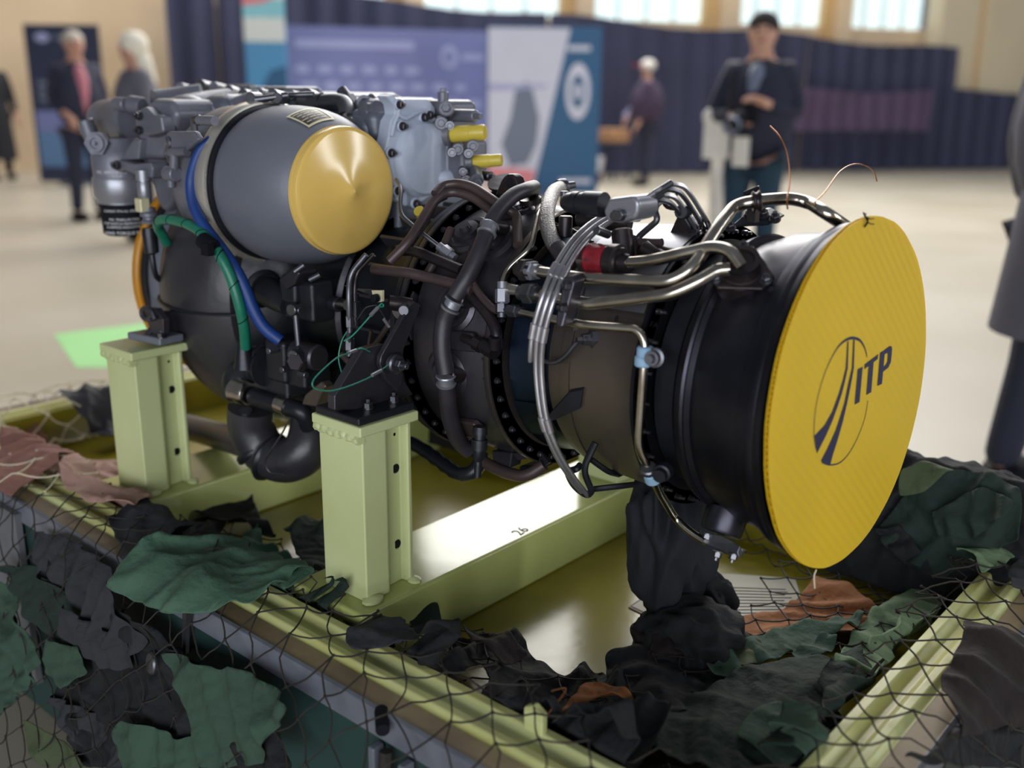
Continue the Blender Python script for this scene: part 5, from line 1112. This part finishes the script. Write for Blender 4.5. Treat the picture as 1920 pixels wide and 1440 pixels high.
ink('logo_letter_i', [[(-0.0005,-0.0028,0.8063), (-0.0001,0.0119,0.8067), (0.0015,0.0101,0.7586), (0.0011,-0.0046,0.7582)]])
ink('logo_letter_t', [[(-0,0.0181,0.8088), (0.0009,0.0595,0.8151), (0.0011,0.059,0.8085), (0.0002,0.0184,0.8022)], [(0.0004,0.0313,0.8052), (0.0008,0.0463,0.8071), (0.0022,0.0462,0.7646), (0.0018,0.031,0.7637)]])
ink('logo_letter_p', [[(0.001,0.0662,0.8161), (0.0014,0.0818,0.8173), (0.003,0.0804,0.7692), (0.0026,0.0653,0.7693)], [(0.0013,0.0801,0.8173), (0.0017,0.0957,0.8198), (0.0019,0.1032,0.8185), (0.0022,0.106,0.8134), (0.0027,0.1058,0.7959), (0.0028,0.0981,0.789), (0.0024,0.0807,0.7863), (0.0022,0.0806,0.7931), (0.0023,0.0897,0.7951), (0.0023,0.0934,0.799), (0.002,0.0933,0.8089), (0.0018,0.0891,0.8119), (0.0016,0.0805,0.8105)]])
out('tie_wire', G().tube([(-0.0068,-0.0246,1.012), (-0.0054,-0.0179,1.005), (-0.0051,-0.0121,0.9995), (-0.0051,-0.0207,0.9942)], .0012, 6, smooth=True).tube([(-0.0055,-0.0197,1.007), (-0.0041,-0.0088,1.003), (-0.0019,-0.0007,1.003)], .0007, 5).tube([(-0.0052,-0.0139,1), (-0.0028,-0.0067,0.9965), (-0.0007,-0.0017,0.9962)], .0007, 5).tube([(-0.0066,-0.0165,1.01), (-0.0056,-0.0229,1.007), (-0.0052,-0.0111,1.003), (-0.0051,-0.0165,0.9972)], .0009, 5, smooth=True), 'ink', dc)
out('tie_wire', G().tube([(0.0016,-0.0767,0.5444), (0.0017,-0.0819,0.5369), (0.0025,-0.0777,0.5176)], .0012, 6, smooth=True), 'cream', dc, label='white tie string end')
# yellow generator cover
gcv = root('generator_cover', (-.822, gy, gz - .104), 'round golden yellow plastic cap with a pointed centre on the grey generator', 'cover')
out('cap', G().lathe([(-.836, .1015), (-.832, .1045), (-.824, .1045), (-.8205, .1035), (-.8185, .1005), (-.8175, .096), (-.813, .060), (-.807, .020), (-.801, .006), (-.7985, .0)], (0, gy, gz), (1, 0, 0), 96), 'yellow', gcv, ang=25)
out('cap_lip', G().lathe([(-.838, .103), (-.837, .1055), (-.832, .1055), (-.831, .103)], (0, gy, gz), (1, 0, 0), 96), 'yellow', gcv)
for p, d, r, L, lb in (((-0.7724,0.03,1.078), dirp((-0.7724,0.03,1.078), (-0.7383,0.045,1.081)), .0145, .062, 'upper yellow plastic plug capping a fuel control port'), ((-0.7379,0.05,1.032), dirp((-0.7379,0.05,1.032), (-0.7089,0.065,1.035)), .0115, .05, 'lower smaller yellow plastic plug beside the gear cover')):
    r_ = root('port_plug', p, lb, 'plug', 'yellow port plugs')
    d = V(d).normalized()
    out('plug_body', G().lathe([(0, r * .92), (.003, r), (L * .55, r), (L * .57, r * .93), (L * .94, r * .93), (L, r * .8)], p, d, 20), 'plug', r_)
    out('plug_collar', G().lathe([(-.012, r * 1.35), (-.002, r * 1.35), (.0, r * 1.1)], p, d, 16), 'cluster', r_)
ic = root('intake_cover', (-1.41, 0, ZC - .235), 'amber yellow round cover on the engine intake behind the black shell', 'cover')
out('disc', G().lathe([(-1.422, .0), (-1.420, .232), (-1.416, .236), (-1.404, .236), (-1.400, .232), (-1.400, .0)], AX, (1, 0, 0), 80), mat('amber_plastic', 'd99420', .4, trans=.25), ic)
# stray copper wires sticking up behind the nozzle
for pts, lb in (([(-0.0963,-0.05,1.011), (-0.0981,-0.05,1.022), (-0.1213,0,1.048), (-0.1482,0.04,1.077), (-0.1711,0.06,1.097), (-0.1962,0.08,1.109)], 'long copper wire curving up from the steel pipe before the photographer'), ([(-0.076,-0.02,1.018), (-0.0888,0.04,1.027), (-0.1209,0.16,1.047), (-0.1478,0.28,1.05), (-0.1535,0.36,1.037), (-0.1601,0.4,1.016)], 'copper wire arching to the right above the nozzle')):
    o = out('stray_wire', G().tube(pts, .0011, 6, smooth=True), 'copper'); tag(o, lb, 'wire')

# ---------------------------------------------------------------- camouflage net with cloth scraps
PROF = {'N': ([(0.06, 0.322), (-0.24, 0.325), (-0.36, 0.335), (-0.405, 0.4), (-0.425, 0.418), (-0.53, 0.408), (-0.56, 0.36), (-0.6, 0.22), (-0.66, 0.05), (-0.74, -0.1)], 1), 'E': ([(-0.45, 0.322), (-0.12, 0.325), (0.03, 0.335), (0.065, 0.4), (0.085, 0.418), (0.19, 0.408), (0.22, 0.36), (0.27, 0.2), (0.33, 0.0)], 0), 'F': ([(0.22, 0.315), (0.37, 0.325), (0.39, 0.4), (0.41, 0.418), (0.5, 0.41), (0.55, 0.3), (0.6, 0.1)], 1), 'W': ([(-1.7, 0.32), (-1.8, 0.33), (-1.83, 0.4), (-1.85, 0.418), (-1.95, 0.41), (-2.0, 0.3), (-2.05, 0.1)], 0), 'H': ([(0.33, 0.32), (0.39, 0.42), (0.42, 0.5), (0.46, 0.545), (0.52, 0.53), (0.6, 0.4), (0.64, 0.2)], 1)}
def drape(k, a, s, h=0.0):
    """point on the draped surface: a along the rim, s across it, h above it"""
    pr, ax = PROF[k]
    L = 0
    for i in range(len(pr) - 1):
        (p0, z0), (p1, z1) = pr[i], pr[i + 1]; l = math.hypot(p1 - p0, z1 - z0)
        if s <= L + l or i == len(pr) - 2:
            t = (s - L) / l; c, z = p0 + (p1 - p0) * t, z0 + (z1 - z0) * t
            n = V((-(z1 - z0), (p1 - p0))) / l
            if n.y < 0 or (abs(n.y) < .3 and False): n = -n
            # lean the offset outwards on steep outer faces
            out_ = -1 if k in 'N' or k == 'W' else 1
            if abs(z1 - z0) > abs(p1 - p0) and s > .3: n = V((out_ * abs(n.x), abs(n.y)))
            c += n.x * h; z += n.y * h
            return V((a, c, z)) if ax == 1 else V((c, a, z))
        L += l
def plen(k): 
    pr = PROF[k][0]; return sum(math.hypot(b[0] - a[0], b[1] - a[1]) for a, b in zip(pr, pr[1:]))
net = root('camouflage_net', (-.3, -.6, FZ), 'dark cord camouflage net with green, brown and pink cloth scraps draped over the container rim', 'net')
def cloth(k, poly, m, h=.012, amp=.014, seed=0, step=.0095, fold=(1, .6), fs=26):
    P2 = [V(p) for p in poly]
    # finer, slightly ragged outline
    ol = []
    for i in range(len(P2)):
        a, b = P2[i], P2[(i + 1) % len(P2)]; q = max(1, int((b - a).length / step))
        for j in range(q):
            p = a.lerp(b, j / q); w_ = .0045
            ol.append(p + V((noise.noise((p.x * 40, p.y * 40, seed)), noise.noise((p.x * 40, p.y * 40, seed + 9)))) * w_)
    x0, x1 = min(p.x for p in ol), max(p.x for p in ol); y0, y1 = min(p.y for p in ol), max(p.y for p in ol)
    pts = list(ol); n = len(ol)
    nx, ny = max(1, int((x1 - x0) / step)), max(1, int((y1 - y0) / step))
    for i in range(nx + 1):
        for j in range(ny + 1):
            pts.append(V((x0 + (i + .5 * (j % 2)) * step + rnd.uniform(-.002, .002), y0 + j * step + rnd.uniform(-.002, .002))))
    vs, es, fs_, *_ = geometry.delaunay_2d_cdt([V(p) for p in pts], [(i, (i + 1) % n) for i in range(n)], [], 1, 1e-5)
    fx_, fy_ = fold
    co = []
    for p in vs:
        q = V((p.x, p.y, seed * 3.7))
        big = noise.noise(q * 5.5)
        wv = noise.noise(q * 6 + V((3, 7, 1))); wv2 = noise.noise(q * 5 + V((9, 2, 4)))
        u1 = (p.x * fx_ + p.y * fy_) + .045 * wv; u2 = (p.x * fy_ - p.y * fx_ * .6) + .05 * wv2
        f1 = (1 - abs(math.sin(u1 * PI / .052))) ** 1.4 * max(0, .55 + 1.1 * noise.noise(q * 8 + V((1, 1, 8))))
        f2 = (1 - abs(math.sin(u2 * PI / .085))) ** 1.8 * max(0, .5 + 1.2 * noise.noise(q * 7 + V((4, 6, 2))))
        fine = noise.noise(q * 34)
        f3 = (1 - abs(math.sin(((p.x * .6 + p.y) + .03 * wv2) * PI / .027))) * max(0, .25 + 1.3 * noise.noise(q * 11 + V((2, 3, 3))))
        co.append(drape(k, p.x, p.y, h + amp * (1.05 * f1 + .9 * f2 + .42 * f3 + 1.2 * big + .10 * fine)))
    me = bpy.data.meshes.new('cloth_scrap'); me.from_pydata(co, [], [tuple(f) for f in fs_]); me.materials.append(M[m])
    me.polygons.foreach_set('use_smooth', [True] * len(me.polygons))
    o = bpy.data.objects.new('cloth_scrap', me)
    md = o.modifiers.new('sub', 'SUBSURF'); md.levels = md.render_levels = 1
    md = o.modifiers.new('thick', 'SOLIDIFY'); md.thickness = .0012
    return link(o, net)
def tint(o, lb): o['label'] = lb; return o
SC = [
 ('N', [(-1.206,0.737), (-0.8266,0.7147), (-0.5327,0.7078), (-0.4652,0.7626), (-0.6097,0.8284), (-0.9708,0.987), (-1.1,0.8648)], 'cb', .004, .012, 1),
 ('N', [(-0.9386,0.6561), (-0.9298,0.629), (-0.9252,0.5731), (-0.8809,0.5306), (-1.034,0.3015), (-0.9629,0.3405), (-0.9143,0.3411), (-0.8335,0.356), (-0.7466,0.3793), (-0.6398,0.5627), (-0.641,0.6241), (-0.6886,0.6326), (-0.736,0.6532), (-0.8044,0.6684), (-0.8604,0.6747), (-0.9154,0.6755)], 'cg5', .022, .014, 2),
 ('N', [(-0.7865,0.7231), (-0.7402,0.7086), (-0.6499,0.6912), (-0.5679,0.6797), (-0.4976,0.6788), (-0.4614,0.6828), (-0.4979,0.7275), (-0.5135,0.7757), (-0.5983,0.8233), (-0.8032,0.9134), (-0.8437,0.8724), (-0.8379,0.8485), (-0.7769,0.8278), (-0.6934,0.8179), (-0.6591,0.7953), (-0.711,0.7593)], 'cg1', .018, .016, 3),
 ('N', [(-1.357,0.5543), (-1.615,0.3772), (-1.599,0.3243), (-1.557,0.3025), (-1.467,0.3087), (-1.373,0.3316), (-1.292,0.361), (-1.088,0.5513), (-1.127,0.5709), (-1.196,0.5898), (-1.29,0.5773)], 'cpk', .02, .016, 4),
 ('N', [(-2.027,0.3472), (-1.896,0.3298), (-1.676,0.3595), (-1.381,0.5422), (-1.37,0.6058), (-1.361,0.6405), (-1.443,0.6358)], 'cmr', .02, .016, 5),
 ('N', [(-1.1,0.5957), (-1.258,0.3339), (-1.199,0.2858), (-1.106,0.2998), (-1.062,0.3768), (-0.9477,0.5891), (-0.9472,0.6452), (-0.9904,0.6304)], 'cgr', .012, .012, 6),
 ('N', [(-1.431,0.2855), (-1.294,0.2491), (-1.196,0.1981), (-1.082,0.2604), (-0.9651,0.3032), (-1.059,0.3318), (-1.175,0.3615), (-1.3,0.3448)], 'cb', .016, .02, 7),
 ('N', [(-0.9774,0.2817), (-0.9525,0.2256), (-0.8785,0.2221), (-0.7521,0.2554), (-0.6525,0.2722), (-0.5542,0.3066), (-0.4977,0.3397), (-0.5074,0.3764), (-0.5803,0.364), (-0.6422,0.3765), (-0.5818,0.5293), (-0.8426,0.349)], 'cg2', .024, .018, 8),
 ('N', [(-0.5015,0.5625), (-0.497,0.5316), (-0.5669,0.3765), (-0.4038,0.5324), (-0.4187,0.563), (-0.4571,0.596), (-0.4801,0.5858)], 'cgr', .010, .008, 9),
 ('N', [(-1.24,0.6682), (-1.14,0.6481), (-0.9738,0.6538), (-0.8938,0.6992), (-0.8254,0.7186), (-0.86,0.7571), (-0.9915,0.7601), (-1.109,0.7347), (-1.196,0.7047)], 'cgr', .014, .018, 10),
 ('N', [(-1.366,0.762), (-1.274,0.779), (-1.221,0.8113), (-1.12,0.8629), (-1.143,0.9196), (-1.219,0.9986), (-1.253,1.012)], 'cg1', .016, .016, 11),
 ('N', [(-1.326,0.7548), (-1.175,0.708), (-1.037,0.7296), (-0.9707,0.7709), (-1.081,0.8199), (-1.227,0.7935)], 'cg2', .02, .016, 12),
 ('N', [(-1.053,0.735), (-0.9581,0.7303), (-0.8786,0.7377), (-0.8481,0.7701), (-0.935,0.8029), (-1.053,0.7911)], 'cgr', .026, .014, 13),
 ('N', [(-1.101,0.8132), (-0.9992,0.7903), (-0.9552,0.8196), (-1.022,0.8725), (-1.096,0.8729)], 'cg1', .02, .012, 21),
 ('N', [(-1.131,0.9676), (-1.083,0.9644), (-0.962,0.9669), (-0.9203,0.9631), (-1.054,1.022), (-1.11,1.002)], 'cg4', .012, .010, 14),
 ('N', [(-1.073,0.902), (-0.93,0.8815), (-0.8474,0.8826), (-0.7973,0.9091), (-0.8989,0.9537), (-1.009,0.9413)], 'cgr', .012, .016, 15),
 ('N', [(-0.9431,0.6982), (-0.8325,0.6954), (-0.7826,0.7116), (-0.8183,0.7417), (-0.8984,0.736)], 'cb', .02, .012, 16),
 ('N', [(-0.8067,0.3423), (-0.7148,0.3367), (-0.695,0.3766), (-0.6063,0.5294)], 'cg2', .03, .012, 17),
 ('N', [(-0.4038,0.5324), (-0.4716,0.3548), (-0.467,0.324), (-0.4351,0.3222), (-0.4355,0.2911), (-0.3917,0.2724), (-0.3351,0.3028), (-0.283,0.2801), (-0.265,0.2384), (-0.177,0.2841), (-0.0794,0.3559), (-0.0535,0.5364), (-0.1158,0.5348), (-0.1936,0.5299), (-0.3773,0.3855), (-0.3619,0.5283)], 'cb', .016, .026, 18),
 ('N', [(-0.1729,0.5294), (-0.2299,0.3379), (-0.2051,0.3215), (-0.1532,0.3195), (-0.1738,0.3529), (-0.2069,0.3805)], 'cor', .03, .012, 19),
 ('N', [(-0.4455,0.3586), (-0.4018,0.3229), (-0.3378,0.3243), (-0.3443,0.3763), (-0.3962,0.3764)], 'cbr', .03, .016, 20),
 ('E', [(-0.1775,0.1843), (-0.1137,0.2078), (-0.0606,0.2501), (-0.068,0.3098), (-0.093,0.3674), (-0.1685,0.3592), (-0.2768,0.3424), (-0.299,0.3154), (-0.2537,0.2576)], 'cb', .016, .024, 31),
 ('E', [(-0.3348,0.3358), (-0.2945,0.3292), (-0.1918,0.3394), (-0.0911,0.3579), (-0.0284,0.4097), (-0.0025,0.4589), (-0.0811,0.4748), (-0.2712,0.5713), (-0.3162,0.5885)], 'cg2', .03, .020, 32),
 ('E', [(-0.2507,0.4455), (-0.2053,0.4361), (-0.1468,0.4522), (-0.23,0.5725), (-0.2954,0.6082)], 'cg1', .036, .012, 33),
 ('E', [(0.022,0.4521), (0.1423,0.4336), (0.3004,0.4403), (0.3886,0.4575), (0.3718,0.4767), (0.0827,0.5731), (-0.0078,0.5602), (0.03,0.4728)], 'cg3', .020, .014, 34),
 ('E', [(-0.1071,0.3147), (0.014,0.3365), (0.1393,0.4002), (0.1999,0.4313), (0.153,0.4394), (0.0184,0.4039), (-0.0782,0.3679), (-0.1182,0.3387)], 'cg1', .024, .018, 35),
 ('E', [(0.1249,0.1988), (0.0964,0.2548), (0.159,0.2992), (0.2896,0.3045), (0.3032,0.3469), (0.2348,0.4479), (0.1671,0.4231), (0.0968,0.3486), (0.0359,0.3251), (0.0705,0.2594)], 'cor', .012, .016, 36),
 ('E', [(-0.0334,0.408), (0.0362,0.4458), (0.0929,0.4643), (-0.069,0.5546), (-0.1422,0.5578), (-0.2345,0.575), (-0.2712,0.5713)], 'cg2', .02, .016, 42),
 ('E', [(-0.0008,0.3963), (0.0651,0.4162), (0.0732,0.4378), (0.0202,0.4447), (-0.0234,0.4239)], 'cg1', .026, .014, 43),
 ('E', [(-0.0654,0.3128), (0.0023,0.3426), (-0.0148,0.3776), (-0.0782,0.3679)], 'cg4', .03, .012, 37),
 ('E', [(0.1261,0.6356), (0.1409,0.6754), (0.1873,0.7293), (0.1349,0.7939), (-0.0273,0.7322), (-0.1188,0.7023), (-0.0438,0.6606), (0.0507,0.6531)], 'cbr', .016, .016, 38),
 ('E', [(-0.122,0.6973), (0.1387,0.7878), (0.1026,0.8466), (-0.2192,0.6818)], 'cb', .012, .014, 39),
 ('E', [(0.5246,0.4714), (0.4926,0.5576), (0.5501,0.6053), (0.4269,0.639), (0.3646,0.625), (0.3073,0.6052)], 'cg3', .022, .016, 40),
 ('E', [(0.3386,0.6326), (0.4189,0.6412), (0.2798,0.6792), (0.2748,0.6589)], 'cgr', .016, .014, 41),
 ('H', [(-0.0788,0.121), (-0.0524,0.1857), (-0.025,0.2181), (0.0197,0.2463), (0.0689,0.2549), (0.1215,0.2399), (0.1404,0.166), (0.087,0.1186), (0.0424,0.0627), (-0.0139,0.073), (-0.0596,0.0877)], 'cg2', .02, .024, 51),
 ('H', [(-0.0585,0.2086), (-0.0312,0.2373), (0.0241,0.232), (-0.0024,0.2039), (-0.047,0.1824)], 'cg4', .05, .02, 52),
 ('H', [(0.0051,0.173), (0.0708,0.2201), (0.1245,0.2064), (0.0801,0.1483), (0.0237,0.1318)], 'cg2', .045, .02, 53),
 ('H', [(-0.0807,0.1107), (-0.0406,0.1367), (0.0084,0.0895), (0.0344,0.0601), (-0.0222,0.0704)], 'cb', .03, .012, 54),
 ('W', [(-0.2157,0.2452), (-0.1003,0.2039), (0.0854,0.1753), (0.0342,0.0332), (-0.1666,0.0211), (-0.188,0.1333)], 'cgr', .016, .016, 61),
]
SC += [('H', [(-.15, .02), (.20, .02), (.22, .5), (-.15, .5)], 'cb', -.004, .012, 71), ('H', [(-1.84, .02), (-.98, .02), (-.92, .30), (-1.05, .5), (-1.84, .55)], 'cb', .004, .02, 72)]  # second cloth is added behind the engine to block light from the pan
for k, poly, m, h, amp, sd in SC:
    cloth(k, poly, m, h, amp * (1.45 if k == 'N' else 1.1), sd, fold=(math.cos(sd * 1.9), math.sin(sd * 1.9)))
# crumpled dark bundles of cloth lying in the pan
def bundle(c, r, sc3, m, seed, parent=net):
    bm = bmesh.new(); bmesh.ops.create_icosphere(bm, subdivisions=5, radius=1)
    for v in bm.verts:
        p = v.co.copy(); q = p * 1.6 + V((seed, seed * 2, 0))
        d = 1 + .32 * noise.noise(q) + .13 * (1 - abs(noise.noise(V((q.x * 1.5, q.y * 1.5, q.z * 1.1 + q.x)))) * 3) + .03 * noise.noise(q * 3)
        v.co = V(c) + V((p.x * sc3[0], p.y * sc3[1], p.z * sc3[2])) * r * d
        if v.co.z < ZF + .003: v.co.z = ZF + .003
    me = bpy.data.meshes.new('cloth_bundle'); bm.to_mesh(me); bm.free(); me.materials.append(M[m])
    me.polygons.foreach_set('use_smooth', [True] * len(me.polygons))
    o = bpy.data.objects.new('cloth_bundle', me); return link(o, parent)
bundle((-0.28,0.0186,0.4693), .12, (.50, .60, 1.15), 'cnavy', 3)
bundle((-0.1964,-0.0369,0.34), .10, (.9, .8, .55), 'cb', 7)
bundle((-0.2202,-0.0668,0.33), .06, (1, 1, .6), 'cbr', 11)
bundle((-0.2341,0.0753,0.345), .055, (.8, .6, .9), 'cb', 15)
# the net itself: knotted cords over the rim
def strand(g, pts, r):
    P = path(pts, smooth=False) if len(pts) < 3 else pts
    return g.sweep(tube_rings(P, r, 4), True, False)
def netmesh(name, k, a0, a1, s0, s1, cell, m, seed, r=.0013, hh=.03, pert=.30):
    g = G(); cache = {}
    S = plen(k)
    def node(i, j):
        if (i, j) in cache: return cache[i, j]
        a = a0 + (i - j) * cell * .62 + cell * pert * noise.noise((i * .9, j * .9, seed)); s = s0 + (i + j) * cell * .60 + cell * pert * noise.noise((i * .9, j * .9, seed + 7))
        ok = a0 <= a <= a1 and s0 <= s <= min(s1, S)
        cache[i, j] = (a, s, ok); return cache[i, j]
    K = int(((a1 - a0) + (s1 - s0)) / cell) + 4
    kn = []
    for i in range(-K, K + 1):
        for j in range(-K, K + 1):
            a, s, ok = node(i, j)
            if not ok: continue
            H = lambda a_, s_: hh * (.75 + .6 * noise.noise((a_ * 6, s_ * 6, seed))) 
            for di, dj in ((1, 0), (0, 1)):
                a2, s2, ok2 = node(i + di, j + dj)
                if not ok2: continue
                pts = []
                bow = cell * .22 * noise.noise((i * 3.1 + di, j * 2.7 + dj, seed + 3))
                for t in (0, .25, .5, .75, 1):
                    aa = a + (a2 - a) * t + bow * math.sin(PI * t) * (s2 - s) / cell; ss = s + (s2 - s) * t - bow * math.sin(PI * t) * (a2 - a) / cell
                    ss = min(max(ss, 0), S)
                    pts.append(drape(k, aa, ss, H(aa, ss) - .004 * math.sin(PI * t)))
                strand(g, pts, r)
            g.ball(drape(k, a, s, H(a, s)), r * 2.1, 6)
    return out(name, g, m, net, kind='stuff')
SN = .30 + .12 + .078
netmesh('net_cords', 'N', -1.62, .06, SN + .02, plen('N') - .005, .060, 'string', 1)
netmesh('net_cords', 'N', -1.10, .02, SN - .20, SN + .03, .058, 'string', 4, hh=.034)
SE = .33 + .15 + .075
netmesh('net_cords', 'E', -.62, .46, SE, plen('E') - .01, .060, 'string', 12)
netmesh('net_cords', 'E', -.40, .40, SE - .32, SE + .01, .055, 'string', 15, hh=.03)
netmesh('net_cords', 'F', -.75, .10, .06, .50, .055, 'string', 22, hh=.022)
netmesh('net_cords', 'W', -.55, -.02, .0, .42, .075, 'cream', 32, r=.0018, hh=.03)
netmesh('net_cords', 'N', -1.80, -1.25, SN - .02, SN + .16, .075, 'cream', 41, r=.0014, hh=.045)
